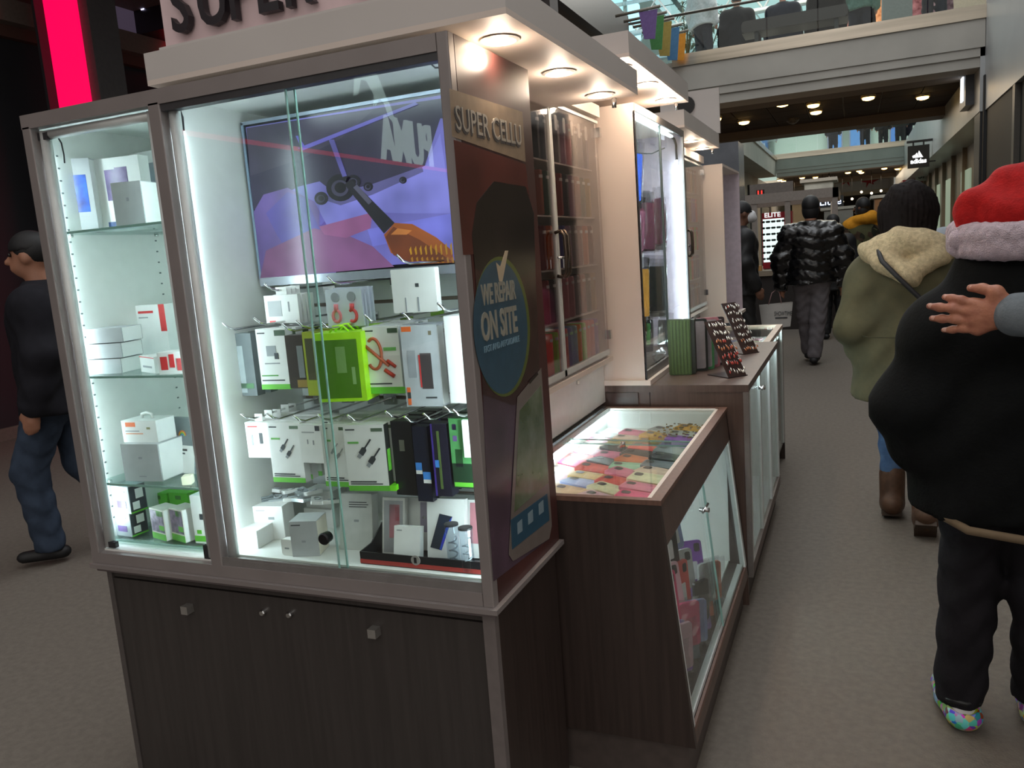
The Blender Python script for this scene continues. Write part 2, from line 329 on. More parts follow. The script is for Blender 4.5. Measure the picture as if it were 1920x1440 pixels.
# walkway on the left side of the opening
m = MB(); m.box(-5.2, -2.64, 19.1, 32.4, 3.6, 4.28, PLASTER); m.box(-2.66, -2.6, 19.1, 32.4, 4.16, 4.3, STEEL); struct('walkway_left', m)
m = MB(); m.box(-2.64, -2.62, 19.2, 32.3, 4.3, 5.2, GLASS); struct('balustrade_left', m)
m = MB(); m.box(-9, -3.4, 3, 13.5, 4.55, 5.0, mat((108, 98, 90), .7)); m.box(-3.42, -3.32, 3, 13.5, 4.5, 5.1, mat((70, 62, 58), .4, .4)); m.box(-5.2, -2.66, 13.6, 19.1, 4.0, 4.3, PLASTER); struct('walkway_left', m)
m = MB(); m.box(-3.34, -3.32, 3, 13.4, 5.1, 6.1, GLASS); m.tube([(-3.33, 3, 6.1), (-3.33, 13.4, 6.1)], .025, mat((120, 116, 110), .3, .8)); struct('balustrade_left', m)
m = MB(); m.box(-5.6, -3.3, 13.0, 60, 0, 3.6, mat((156, 146, 134), .7, var=.08, sc=.7))
for y in (20, 26, 33, 41): m.box(-3.3, -3.24, y, y + 3.2, .1, 2.6, mat((120, 118, 112), .3)); 
for y in (21, 29, 36, 45): m.box(-3.3, -3.2, y, y + .5, .1, 3.2, mat((60, 56, 54), .5))
struct('wall_left', m)
m = MB(); x0 = W(1366, 330, 'y', 9.9)[0]; x1 = W(1386, 330, 'y', 9.9)[0]; m.box(x0 - .5, x1, 9.9, 10.4, 0, 2.55, mat((104, 108, 116), .25, var=.2, sc=3)); struct('pillar', m)
# upper level: back walls, windows with daylight, ceiling and trusses
UW = mat((176, 178, 172), .8, var=.04, sc=1)
m = MB(); m.box(-9, -5.9, 13, 60, 4.3, 9.2, UW); struct('wall_left', m)
DAY = mat((165, 225, 240), em=1.5)
k = 1
for y in (13.6, 15.4, 17.2, 19.6, 21.6, 23.6):
    m = MB(); m.box(-5.9, -5.84, y, y + 1.6, 4.9, 8.6, mat((200, 205, 205), .5)); b = struct('window_%d' % k, m); k += 1
    for i in range(2): m = MB(); m.box(-5.84, -5.82, y + .08 + i * .76, y + .76 + i * .76, 5.0, 8.5, DAY); m.build('pane', b)
m = MB(); m.box(-9, 6, 13, 60, 9.2, 9.3, mat((130, 150, 152), .9)); b = struct('ceiling', m)
for i in range(9):
    for q_ in range(4): m = MB(); m.box(-8.8 + q_ * 3.6, -5.4 + q_ * 3.6, 19.6 + i * 2.9, 22.3 + i * 2.9, 9.17, 9.2, mat((178, 222, 224), em=.8)); m.build('skylight_pane', b)
for j, y in enumerate((20.5, 23.5, 27, 31)):
    m = MB(); T = mat((222, 226, 226), .5)
    for zz in (6.6, 7.3): m.tube([(-5.8, y, zz), (4, y, zz)], .045, T, 6)
    for i in range(10): x = -5.8 + i * .98; m.tube([(x, y, 6.6), (x + .49, y, 7.3), (x + .98, y, 6.6)], .028, T, 5)
    struct('roof_truss', m)
m = MB(); m.box(-9, 6, 46, 46.2, 4.3, 9.2, mat((185, 205, 200), .8)); m.box(3.4, 3.6, 13.6, 60, 4.3, 9.2, UW); struct('wall_back', m)
m = MB(); m.box(-6, 6, 58, 58.3, 0, 4.3, mat((166, 150, 130), .8, var=.2, sc=.8)); m.box(-6, 6, 40, 58, 3.85, 3.95, mat((170, 160, 146), .8)); struct('wall_back', m)
# lit shop fronts on the upper level beyond bridge two
for i, (u0, u1, v0, v1, cc, lb) in enumerate(((1384, 1412, 262, 285, (90, 100, 190), 'violet lit shop window at the left end of the upper level'), (1414, 1450, 262, 290, (200, 205, 170), 'yellowish lit shop window beyond the far bridge'), (1551, 1580, 240, 278, (60, 140, 215), 'narrow blue lit display beyond the far bridge'), (1592, 1632, 232, 268, (50, 130, 200), 'wide blue lit display beyond the far bridge'), (1668, 1682, 226, 262, (50, 120, 200), 'slim blue lit panel near the paired onlookers'))):
    a = W(u0, v0, 'y', 45.5); b = W(u1, v1, 'y', 45.5); th = thing('lit_display', lb, 'display', (a[0], 45.5, b[2] - .3), world=True)
    m = MB(); m.box(a[0], b[0], 45.5, 45.7, b[2] - .3, a[2] + .5, mat((120, 130, 150), .5)); m.build('display_frame', th)
    m = MB(); m.box(a[0] + .06, b[0] - .06, 45.44, 45.5, b[2] - .2, a[2] + .4, mat(cc, em=.8)); m.build('screen', th)
# banners fixed under and beyond the far bridge
a = W(1566, 322, 'y', 46); b = W(1692, 356, 'y', 46)
m = MB(); m.box(a[0] - 2.6, b[0] + 3, 46.0, 46.4, b[2] - .05, a[2] + .5, mat((188, 176, 160), .7)); st = struct('trim_3', m)
th = thing('wall_banner', 'red and white maple leaf banner on the fascia beyond the far bridge', 'banner', (a[0], 45.9, b[2]), world=True)
xm = a[0] + (b[0] - a[0]) * .55; zt = (a[2] + b[2]) / 2 + .35
m = MB(); m.box(a[0], b[0], 45.9, 45.98, b[2] + .15, a[2] + .15, mat((196, 196, 200), .6)); m.build('cloth', th)
m = MB(); r_ = mat((168, 34, 44), .6)
def leaf(cx, cz, s, m, mt, y, th=0):
    P = [(0, -1), (.12, -.45), (.65, -.5), (.5, -.3), (1, .1), (.75, .2), (.8, .5), (.45, .35), (.35, .45), (.42, .85), (.2, .7), (0, 1.1)]; P = P + [(-x, z) for x, z in P[-2:0:-1]]; P = [(cx + s * (x * math.cos(th) - z * math.sin(th)), cz + s * (x * math.sin(th) + z * math.cos(th))) for x, z in P]; m.ext(P[::-1], y, y + .01, mt)
leaf(a[0] + .5, zt - .1, .5, m, r_, 45.88, .4); leaf(a[0] + 1.6, zt - .25, .48, m, r_, 45.87, -.3); m.box(xm - .2, b[0] - .05, 45.87, 45.9, zt - .15, a[2] + .1, r_); m.build('printed_leaves', th)
m = MB(); a = W(1717, 322, 'y', 30); b = W(1742, 338, 'y', 30); m.box(a[0], b[0] + .3, 30, 30.1, b[2], a[2], mat((190, 190, 184), .6)); m.text('SAY', TX(a[0] + .06, 29.99, b[2] + .08), .3, DARK); m.build('wall_sign', label='pale sign reading SAY on the right beneath the far bridge', cat='sign', loc=(a[0], 30, b[2]))
# adidas blade sign
yA = 21; p0 = W(1702, 316, 'y', yA); p1 = W(1743, 270, 'y', yA); x0, x1, z0, z1 = p0[0], p1[0], p0[2], p1[2]
th = thing('hanging_sign', 'square black adidas sign hanging from the right bulkhead', 'sign', ((x0 + x1) / 2, yA, z0), world=True)
m = MB(); m.box(x0, x1, yA, yA + .14, z0, z1, mat((20, 20, 20), .4)); m.build('sign_box', th)
m = MB(); m.box(x0 - .02, 1.72, yA + .04, yA + .1, z1 + .07, z1 + .12, BLACK); m.box(x0 + .1, x0 + .13, yA + .04, yA + .1, z1, z1 + .08, BLACK); m.box(x1 - .13, x1 - .1, yA + .04, yA + .1, z1, z1 + .08, BLACK); m.build('bracket', th); m = MB(); m.box(x1, 1.72, yA + .04, yA + .1, z0 + .1, z0 + .13, BLACK); m.build('bracket', th)
LW = mat((255, 255, 255), em=1.3); m = MB(); wS = x1 - x0; hS = z1 - z0
m.text('adidas', TX(x0 + wS * .13, yA - .01, z0 + hS * .2), hS * .29, LW, off=.006, sx=.92)
for j, (a0, hh) in enumerate(((.2, .22), (.36, .36), (.52, .5))):
    X0 = x0 + wS * a0; zb = z0 + hS * .45; t = hS * hh * .62
    m.ext([(X0, zb), (X0 + wS * .13, zb), (X0 + wS * .13 + 0, zb), (X0 + wS * (.13 - .02) - t * .0, zb)][:0] or [(X0 + wS * .04, zb), (X0 + wS * .19, zb), (X0 + wS * .19 - t * .62 + wS * .02, zb + t), (X0 + wS * .04 - t * .0 - t * .25, zb + t * .62)][::-1], yA - .012, yA, LW)
m.build('logo', th)
# vertical lit sign and small wall lamp on the bulkhead
m = MB(); p = W(1816, 200, 'x', 1.62); m.box(1.55, 1.66, p[1] - .25, p[1] + .5, 3.15, 4.15, mat((90, 92, 98), .4))
m.text('shoes', Matrix.Translation((1.545, p[1] + .12, 4.1)) @ Matrix.Rotation(-PI / 2, 4, 'Z') @ Matrix.Rotation(PI / 2, 4, 'X') @ Matrix.Rotation(-PI / 2, 4, 'Z'), .36, mat((235, 245, 255), em=2)) if False else m.box(1.53, 1.55, p[1] - .02, p[1] + .22, 3.25, 4.05, mat((235, 245, 255), em=1.6))
m.build('blade_sign', label='tall narrow glowing white sign on the right bulkhead past the near bridge', cat='sign', loc=(1.6, p[1], 3.15))
# sign and red tube light on the shop front behind the photographer (seen mirrored in the case glass)
m = MB(); m.box(-7.6, -7.1, -14, -2, 0, 5.2, mat((46, 42, 46), .6)); m.box(-7.6, -7.1, -3.4, -2.4, 0, 5.2, mat((66, 62, 62), .6)); struct('wall_front', m)
PW = mat((225, 245, 240), em=3.2); th = thing('puma_sign', 'white lit PUMA sign with leaping cat, mirrored in the case glass over the screen', 'sign', (-7.05, -8.1, 3.14), world=True)
Mp = Matrix.Translation((-7.04, -10.45, 3.14)) @ Matrix.Rotation(PI / 2, 4, 'Z') @ Matrix.Rotation(PI / 2, 4, 'X')
m = MB(); m.text('PUMA', Mp @ Matrix.Diagonal((.66, 1, 1, 1)), 1.0, PW, ext=.02, off=.03); m.build('letters', th)
cat_ = [(0, .0), (.25, .1), (.42, .32), (.75, .42), (.82, .3), (.98, .22), (.9, .42), (1.2, .62), (1.55, .62), (1.75, .35), (1.9, .3), (1.78, .6), (1.95, .78), (2.2, .8), (2.32, .95), (2.2, 1.05), (2.12, 1.22), (1.98, 1.08), (1.6, 1.1), (1.1, .95), (.75, .8), (.45, .5), (.15, .25)]
m = MB(); vs = [(-7.04, -9.15 + x * .6, 3.75 + z * .9) for x, z in cat_]; n_ = len(vs); m.add(vs + [(-7.0, y, z) for _, y, z in vs], [list(range(n_))[::-1], list(range(n_, 2 * n_))], mat((200, 225, 220), em=3.6)); m.build('leaping_cat', th)
m = MB(); m.box(-6.95, -6.9, -12, -4.2, 3.05, 3.1, mat((255, 20, 60), em=1.8)); m.box(-6.95, -6.9, -4.2, -3.9, 2.5, 4.3, mat((255, 30, 70), em=.5)); m.build('red_tube_light', label='long red tube light mirrored as a red line in the case glass', cat='light', loc=(-6.92, -8, 3.05))
# ================================================================ the kiosk: big display case at the near end
X0, X1, Y0, Y1, ZB, ZT = -1.935, -.72, 1.476, 1.90, .70, 1.886; DV = -1.49
FR = mat((140, 132, 130), .45, .25, var=.05, sc=8); FRL = mat((205, 208, 206), .4, .2, var=.03)
case = thing('display_case', 'tall glass fronted display case with grey frame facing the viewer', 'display case', ((X0 + X1) / 2, 1.69, ZB), world=True)
m = MB(); m.box(X0, X0 + .006, Y0 + .03, Y1, ZB + .01, ZT - .006, WHITE); m.box(X1 - .01, X1 - .004, Y0 + .01, Y1, ZB + .01, ZT - .006, WHITE)
m.box(X0, X1 - .004, Y1 - .012, Y1, ZB + .01, ZT - .006, WHITE); m.box(X0, X1 - .004, Y0 + .02, Y1, ZT - .016, ZT, WHITE); m.box(X0, DV, Y0 + .02, Y1, ZB, ZB + .035, WHITE); m.box(DV, X1 - .004, Y0 + .032, Y1, ZB, ZB + .050, WHITE)
m.box(DV - .016, DV + .016, Y0 + .03, Y1 - .012, ZB + .035, ZT - .016, WHITE); m.build('cabinet_shell', case)
for x0, x1 in ((X0, X0 + .03), (DV - .017, DV + .019), (X1 - .026, X1)):
    m = MB(); m.rbox(x0, x1, Y0, Y0 + .028, ZB + .03 if x0 != X1 - .026 else ZB, ZT - .03 if x0 != X1 - .026 else ZT, FR, .003, ax='z'); m.build('frame_post', case)
m = MB(); m.box(X0, X1 - .026, Y0, Y0 + .028, ZT - .034, ZT, FR); m.build('frame_rail', case)
m = MB(); m.box(X0, X1 - .026, Y0, Y0 + .028, ZB, ZB + .03, FR); m.build('frame_rail', case)
m = MB(); m.box(DV + .019, X1 - .026, Y0 + .004, Y0 + .03, ZB + .03, ZB + .046, ALUG); m.box(DV + .019, X1 - .026, Y0 + .006, Y0 + .009, ZB + .046, ZB + .052, ALUG); m.build('sliding_track', case); m = MB(); m.box(DV + .019, X1 - .026, Y0 + .004, Y0 + .03, ZT - .05, ZT - .034, mat((70, 70, 72), .4, .4)); m.build('upper_track', case)
m = MB()
for x in (X0 + .044, DV + .034, DV - .034): m.tube([(x, Y0 + .03, ZB + .04), (x, Y0 + .03, ZT - .04)], .0135, FRL, 12)
m.tube([(X0 + .04, Y0 + .03, ZT - .05), (DV - .03, Y0 + .03, ZT - .05)], .012, FRL, 12); m.build('door_frame', case)
m = MB(); m.box(X0 + .055, DV - .045, Y0 + .026, Y0 + .031, ZB + .045, ZT - .06, GLASS); g = m.build('glass_door', case)
for b_ in ((X0 + .03, X0 + .066, ZT - .062, ZT - .045), (X0 + .04, X0 + .075, ZB + .04, ZB + .056), (DV - .055, DV - .04, ZB + .036, ZB + .072)): m = MB(); m.box(b_[0], b_[1], Y0 + .018, Y0 + .03, b_[2], b_[3], DARK); m.build('door_hinge', g)
for x0, x1, y in ((DV + .02, -1.107, Y0 + .024), (-1.125, X1 - .028, Y0 + .012)):
    m = MB(); m.box(x0, x1, y, y + .004, ZB + .047, ZT - .045, GLASS)
    m.box(*((x1 - .003, x1) if y > Y0 + .02 else (x0, x0 + .003)), y - .0003, y + .0045, ZB + .047, ZT - .045, EDGE); g = m.build('sliding_pane', case)
m = MB(); m.lathe([(.004, .004), (.013, 0), (.015, -.02), (.012, -.024)], (-1.143, Y0 + .012, .828), mat((40, 40, 42), .3, .6), 16, ax='y'); m.build('lock', case)
for x, y in ((X0 + .012, Y0 + .05), (DV + .022, Y0 + .05), (DV - .022, Y0 + .05), (X1 - .016, Y0 + .042)):
    m = MB(); m.box(x - .004, x + .004, y - .006, y + .006, ZB + .07, ZT - .09, LED); m.build('led_strip', case)
m = MB(); m.box(DV + .1, X1 - .05, Y0 + .05, Y0 + .06, ZT - .022, ZT - .017, LED); m.build('led_strip', case)
m = MB(); m.tube([(X0 + .06, Y0 + .05, ZT - .05), (X0 + .072, Y0 + .05, ZT - .07), (X0 + .074, Y0 + .05, ZT - .1), (X0 + .072, Y0 + .05, ZT - .12)], .002, BLACK, 6); m.tube([(DV + .03, Y0 + .05, ZT - .04), (DV + .036, Y0 + .05, ZT - .06), (DV + .034, Y0 + .05, ZT - .09)], .0035, BLACK, 6); m.tube([(-.83, 1.6, ZT - .018), (-.815, 1.6, ZT - .033), (-.79, 1.6, ZT - .036), (-.755, 1.6, ZT - .02)], .002, BLACK, 6); m.build('wire', case)
SH = {}
for k, z in enumerate((1.594, 1.212, .916)):
    m = MB(); m.box(X0 + .008, DV - .02, Y0 + .045, Y1 - .014, z - .006, z, glass((.86, .95, .93))); m.box(X0 + .008, DV - .02, Y0 + .043, Y0 + .046, z - .006, z, EDGE); s_ = m.build('glass_shelf', case)
    m = MB()
    for x, y in ((X0 + .012, 1.56), (X0 + .012, 1.85), (DV - .024, 1.56), (DV - .024, 1.85)): m.tube([(x, y, z - .012), (x, y, z - .005)], .006, CHROME, 8)
    m.build('shelf_pin', s_)
m = MB(); m.box(X0 + .008, DV - .02, Y0 + .06, Y1 - .014, .742, .748, glass((.86, .95, .93))); m.box(X0 + .008, DV - .02, Y0 + .058, Y0 + .061, .742, .748, EDGE); m.build('glass_shelf', case)
m = MB()
for y in (1.56, 1.85):
    for z in np.arange(.80, 1.80, .032): m.box(X0 + .006, X0 + .0075, y - .003, y + .003, z, z + .004, mat((110, 118, 118), .8))
m.build('pin_holes', case, kind='stuff')
SLT = mat((205, 208, 206), .5, var=.03)
for k in range(8):
    z = .74 + k * .088; m = MB(); m.box(DV + .017, X1 - .011, Y1 - .026, Y1 - .013, z, z + .078, SLT); m.build('slat', case)
m = MB(); m.box(DV + .017, X1 - .011, Y1 - .0135, Y1 - .0125, .735, 1.45, mat((120, 105, 92), .6)); m.build('slat_groove', case)
# repair poster on the right flank
XP = X1 + .0002
def poly(m, pts, mt, lift=0., ax='x', val=None, t=.0004):
    val = XP if val is None else val; Q = [W(u, v, ax, val) for u, v in pts]
    if ax == 'x': P = [(q[1], q[2]) for q in Q]; m.ext(P, val + lift, val + lift + t, mt, 'x')
    else: P = [(q[0], q[2]) for q in Q]; m.ext(P, val - lift - t, val - lift, mt, 'y')
m = MB(); m.box(X1 - .004, XP, Y0 + .028, Y1, ZB, ZT, mat((60, 36, 34), .42, var=.25, sc=3, coat=.1, c2=(84, 44, 40))); pst = m.build('poster', case)
m = MB(); poly(m, [(842, 166), (979, 210), (985, 304), (847, 256)], mat((150, 132, 112), .25, coat=.5), .0004)
Mx = lambda y, z: Matrix.Translation((XP + .001, y, z)) @ Matrix.Rotation(PI / 2, 4, 'Z') @ Matrix.Rotation(PI / 2, 4, 'X')
q = W(853, 252, 'x', XP); m.text('SUPER CELLU', Mx(q[1], q[2] + .006), .068, mat((92, 88, 88), .3, .3), off=.0015, sx=.86); q = W(855, 238, 'x', XP)
m.text('SUPER CELLU', Mx(q[1] - .003, q[2] - .005), .068, mat((176, 170, 160), .3, .3), sx=.86, ext=.0015)
m.build('name_band', pst)
m = MB(); rd = mat((96, 44, 40), .25, coat=.5, var=.2, sc=6); poly(m, [(850, 262), (985, 308), (1003, 470), (868, 478)], rd, .0004); dk = mat((34, 28, 28), .25, coat=.5, var=.2, sc=9)
poly(m, [(893, 380), (925, 340), (985, 350), (1000, 400), (1003, 500), (985, 520), (890, 505), (884, 440)], dk, .0008); poly(m, [(890, 505), (1003, 500), (1013, 740), (960, 760), (905, 740)], mat((66, 40, 42), .25, coat=.5, var=.2), .0006)
poly(m, [(905, 740), (1015, 700), (1030, 1010), (925, 1090), (912, 900)], mat((62, 50, 58), .25, coat=.5, var=.3, sc=5, c2=(90, 70, 84)), .0005); m.build('printed_picture', pst)
m = MB(); c0 = W(948, 612, 'x', XP); zt = W(940, 484, 'x', XP)[2]; zb = W(950, 740, 'x', XP)[2]; R0 = (zt - zb) / 2; cz = (zt + zb) / 2; yl = W(884, 610, 'x', XP)[1]; cyc = yl + R0
def disc(m, cy, cz, r, mt, lift):
    P = [(min(cy + r * math.cos(t), Y1 - .001), cz + r * math.sin(t)) for t in np.linspace(0, 2 * PI, 48, endpoint=False)]; m.ext(P, XP + lift, XP + lift + .0004, mt, 'x')
disc(m, cyc + .01, cz, R0 + .004, mat((92, 104, 44), .3, coat=.4), .0012); disc(m, cyc, cz, R0 - .004, mat((50, 84, 104), .3, coat=.4, var=.08), .0018)
wt = mat((150, 148, 136), .4); q = W(902, 572, 'x', XP); m.text('WE REPAIR', Mx(q[1], q[2]) @ Matrix.Translation((0, 0, .002)), .060, wt, off=.0014, sx=.62); q = W(902, 640, 'x', XP); m.text('ON SITE', Mx(q[1], q[2]) @ Matrix.Translation((0, 0, .002)), .083, wt, off=.0022, sx=.64)
q = W(906, 662, 'x', XP); m.text('FAST AND AFFORDABLE', Mx(q[1], q[2]) @ Matrix.Translation((0, 0, .0018)), .020, mat((120, 150, 165), .4), sx=.9)
poly(m, [(928, 492), (936, 500), (945, 470), (951, 470), (940, 528), (934, 528)], mat((196, 178, 150), .4), .0024); m.build('round_badge', pst)
m = MB(); poly(m, [(968, 745), (1013, 690), (1033, 985), (1028, 1010), (960, 1052), (952, 1040)], mat((120, 110, 104), .3, coat=.4), .0024); poly(m, [(972, 770), (1012, 722), (1026, 905), (962, 960)], mat((78, 92, 58), .25, coat=.5, var=.25, sc=12, c2=(120, 130, 110)), .003)
disc(m, W(1000, 770, 'x', XP)[1], W(1000, 770, 'x', XP)[2], .045, mat((168, 150, 150), .3), .0034) if False else None
poly(m, [(955, 975), (1024, 925), (1028, 975), (958, 1030)], mat((50, 84, 104), .3), .003)
for u in (972, 992, 1012): v = 985 - (u - 972) * .9; poly(m, [(u - 5, v - 4), (u + 4, v - 12), (u + 5, v + 10), (u - 4, v + 17)], mat((130, 150, 160), .4), .0036)
poly(m, [(990, 715), (1006, 698), (1007, 702), (991, 720)], dk, .003); m.build('printed_phone', pst)
# monitor
YT = 1.74; tv = thing('monitor', 'wide flat screen showing a screwdriver repairing a phone, inside the big case', 'screen', (-1.1, YT, 1.4255), world=True)
m = MB(); m.rbox(-1.458, -.752, YT, YT + .035, 1.424, 1.834, mat((30, 30, 36), .2), .006); m.build('bezel', tv)
m = MB(); m.rbox(-1.462, -.75, YT - .004, YT + .03, 1.416, 1.438, mat((190, 195, 205), .25, .7), .004); m.rbox(-1.463, -1.456, YT - .003, YT + .03, 1.42, 1.838, mat((140, 160, 180), .3, .5), .002); m.rbox(-1.463, -.75, YT - .003, YT + .03, 1.832, 1.84, mat((150, 160, 175), .3, .5), .002); m.build('frame', tv)
m = MB(); m.box(-1.2, -.9, YT + .035, Y1 - .026, 1.5, 1.7, DARK); m.build('wall_mount', tv)
E_ = .85
def em(*c): return mat(c, .25, em=E_, c2=tuple(int(x * .80) for x in c), sc=7)
m = MB(); m.box(-1.449, -.76, YT - .001, YT, 1.447, 1.826, em(120, 116, 205)); 
def T(pts, c, l): poly(m, pts, em(*c), .0012 + l * .0005, 'y', YT)
T([(463, 240), (846, 182), (832, 222), (826, 222), (795, 317), (700, 350), (640, 372), (600, 340), (560, 350), (474, 395)], (50, 46, 74), 0)
T([(463, 240), (700, 207), (640, 260), (560, 300), (470, 330)], (64, 60, 84), 1)
T([(475, 400), (495, 365), (540, 352), (590, 378), (618, 430), (660, 455), (630, 512), (487, 523)], (112, 92, 170), 1); T([(500, 400), (540, 360), (575, 372), (600, 430), (560, 500), (520, 440)], (98, 88, 182), 2)
T([(500, 470), (590, 428), (650, 440), (700, 462), (740, 500), (489, 522)], (138, 88, 140), 3); T([(600, 425), (700, 398), (696, 428), (650, 446), (610, 440)], (160, 96, 150), 4)
T([(600, 378), (660, 362), (800, 310), (826, 250), (848, 400), (760, 400), (700, 398), (600, 425)], (136, 134, 228), 1); T([(690, 430), (848, 400), (850, 470), (800, 470), (760, 450), (700, 462)], (128, 128, 235), 2)
T([(600, 372), (640, 385), (700, 365), (795, 322), (792, 312), (700, 345), (640, 360)], (96, 92, 150), 3)
def TC(u, v, r, c, l): T([(u + r * math.cos(t), v + r * .95 * math.sin(t)) for t in np.linspace(0, 2 * PI, 20, endpoint=False)], c, l)
for u, v, r in ((640, 352, 27), (604, 372, 13), (664, 341, 14), (692, 350, 9), (757, 338, 7)): TC(u, v, r, (24, 22, 34), 4); TC(u - 1, v + 1, r * .6, (70, 68, 96), 5); TC(u, v, r * .4, (20, 18, 28), 6)
T([(560, 278), (780, 192), (786, 196), (570, 282)], (110, 104, 205), 5); T([(556, 255), (561, 255), (575, 277), (568, 280)], (110, 104, 205), 5); T([(618, 262), (628, 262), (652, 330), (644, 332)], (100, 96, 180), 5)
T([(648, 346), (660, 336), (742, 418), (722, 438)], (32, 30, 40), 7); T([(722, 440), (742, 418), (775, 420), (820, 445), (850, 470), (852, 492), (775, 496), (735, 474)], (168, 88, 34), 8); T([(725, 445), (740, 425), (790, 450), (850, 490), (775, 496), (740, 478)], (120, 58, 26), 9)
for j in range(9): u = 770 + j * 9.5; T([(u, 468 - j), (u + 3, 462 - j), (u + 5, 476), (u + 2.5, 478)], (205, 150, 30), 10); T([(u + 3, 484), (u + 6, 481), (u + 8, 492), (u + 5, 493)], (190, 130, 30), 10)
T([(735, 440), (748, 428), (775, 432), (765, 440)], (214, 130, 60), 10); T([(665, 352), (672, 346), (700, 378), (694, 384)], (84, 82, 104), 10)
m.build('screen', tv)
# base cabinet
bc = thing('base_cabinet', 'dark wood base cabinet under the big display case', 'cabinet', (-1.33, 1.7, 0), world=True)
m = MB(); m.box(X0 + .012, X1 - .015, 1.525, Y1, .02, .675, WOOD); m.build('body', bc)
DW = mat((62, 57, 55), .38, var=.1, kind='wood', sc=5)
m = MB(); m.box(X0 + .03, X1 - .045, 1.508, 1.524, .04, .645, DW); d = m.build('door', bc)
m = MB(); m.box(X0 + .03, X1 - .045, 1.51, 1.524, .649, .674, DW); m.build('top_rail', bc)
m = MB(); m.box(X1 - .045, X1 - .015, 1.505, 1.525, .0, .675, mat((120, 112, 110), .45, .2)); m.build('corner_strip', bc)
m = MB(); m.box(X0 + .012, X0 + .03, 1.505, 1.525, .0, .675, mat((92, 86, 84), .45, .2)); m.build('corner_strip', bc)
m = MB(); m.box(X0, X1 + .012, Y0 - .012, Y1 + .004, .688, .6995, FR); m.box(X0 + .008, X1, Y0 + .004, Y1, .675, .688, mat((110, 100, 100), .5, .2)); m.build('ledge', bc)
for u, v in ((353, 1140), (703, 1183)):
    p = W(u, v, 'y', 1.50); m = MB(); m.box(p[0] - .011, p[0] + .011, 1.484, 1.5078, p[2] - .012, p[2] + .010, mat((190, 188, 184), .3, .8)); m.build('handle', d)
for u, v in ((492, 1149), (542, 1153)):
    p = W(u, v, 'y', 1.50); m = MB(); m.lathe([(.008, .004), (.008, -.006), (.006, -.009)], (p[0], 1.504, p[2]), CHROME, 12, ax='y'); m.build('lock', d)
# ---------------------------------------------------------------- canopies with spot lamps
def canopy(lab, x0, x1, y0, y1, z0, h, spots, pegs=(), e=40, pw=.8):
    th = thing('canopy', lab, 'canopy', ((x0 + x1) / 2, (y0 + y1) / 2, z0), world=True)
    m = MB(); m.box(x0, x1, y0, y1, z0, z0 + .012, CREAM); m.box(x0, x1, y0, y0 + .016, z0 + .012, z0 + h, CANOPY); m.box(x1 - .016, x1, y0 + .016, y1 - .016, z0 + .012, z0 + h, CANOPY); m.box(x0, x0 + .016, y0 + .016, y1 - .016, z0 + .012, z0 + h, CANOPY); m.box(x0, x1, y1 - .016, y1, z0 + .012, z0 + h, CANOPY); m.box(x0 + .004, x1 - .004, y0 + .004, y1 - .004, z0 + h - .012, z0 + h - .002, CANOPY); m.build('panel', th)
    for x, y in spots:
        m = MB(); m.lathe([(.040, 0), (.044, -.003), (.036, -.006), (.033, -.001), (.033, 0)], (x, y, z0), mat((225, 220, 214), .3, .4), 20); s = m.build('spot_ring', th)
        m = MB(); m.lathe([(.001, -.0035), (.027, -.003), (.031, 0)], (x, y, z0), mat((255, 226, 190), em=e), 16); m.build('spot_bulb', s)
        l = bpy.data.lights.new('spot_lamp', 'POINT'); l.energy = pw; l.color = (1, .80, .62); l.shadow_soft_size = .02; o = bpy.data.objects.new('spot_lamp', l); C.objects.link(o); o.location = (x, y, z0 - .035)
    for x, y in pegs: m = MB(); m.tube([(x, y, z0), (x, y, z0 - .03)], .007, CHROME, 10); m.build('peg', th)
    return th
c1 = canopy('long white canopy over the big display case carrying the sign board', -1.53, -.608, 1.51, 2.545, 1.905, .073, [(-.692, 1.67), (-.695, 2.06), (-.698, 2.44)], [(-.68, 2.53)])
m = MB(); m.box(-1.45, -.8, 1.6, 1.85, ZT + .0005, 1.9045, WHITE); m.build('spacer', c1)
canopy('second canopy, set higher, above the tower case', -1.05, -.643, 2.60, 3.60, 2.035, .078, [(-.71, 2.72), (-.70, 3.07), (-.71, 3.46)], [(-.69, 3.57)], pw=1.9)
canopy('third canopy beyond the tower case', -1.3, -.76, 4.12, 5.25, 2.005, .085, [(-.835, 4.70), (-.845, 5.14)], [(-.8, 5.23)])
m = MB(); p = W(1330, 205, 'y', 5.2); m.box(p[0] - .3, p[0] + .06, 5.2, 5.22, 2.09, p[2] + .12, CANOPY); m.lathe([(.04, 0), (.055, 0), (.055, -.02), (.04, -.02)], (p[0] - .14, 5.2, p[2] + .04), BLACK, 16, ax='y'); m.build('sign_board', label='small pale sign board with a dark ring mark on top of the third canopy', cat='sign', loc=(p[0] - .12, 5.21, 2.09))
sg = thing('shop_sign', 'white sign board with dark letters SUPER CELL on the canopy of the big case', 'sign', (-1.05, 1.56, 1.978), world=True)
m = MB(); m.box(-1.497, -.64, 1.55, 1.57, 1.985, 2.40, mat((222, 196, 198), .5, var=.03)); m.build('board', sg)  # white board: the red light falling on it is mixed in as pale pink
m = MB(); m.box(-1.50, -.62, 1.53, 1.549, 1.9785, 1.99, CANOPY); m.build('board_ledge', sg)
xs = [-1.452, -1.372, -1.282, -1.206, -1.133, -.975, -.885, -.81, -.74]
for ch, x in zip('SUPERCELL', xs):
    m = MB(); m.text(ch, TX(x, 1.535, 2.014), .165, mat((34, 28, 34), .35) if ch in 'SUPER' else mat((150, 40, 50), .35), ext=.009, off=.002, sx=.78 if ch != 'P' else .72); m.build('letter', sg)
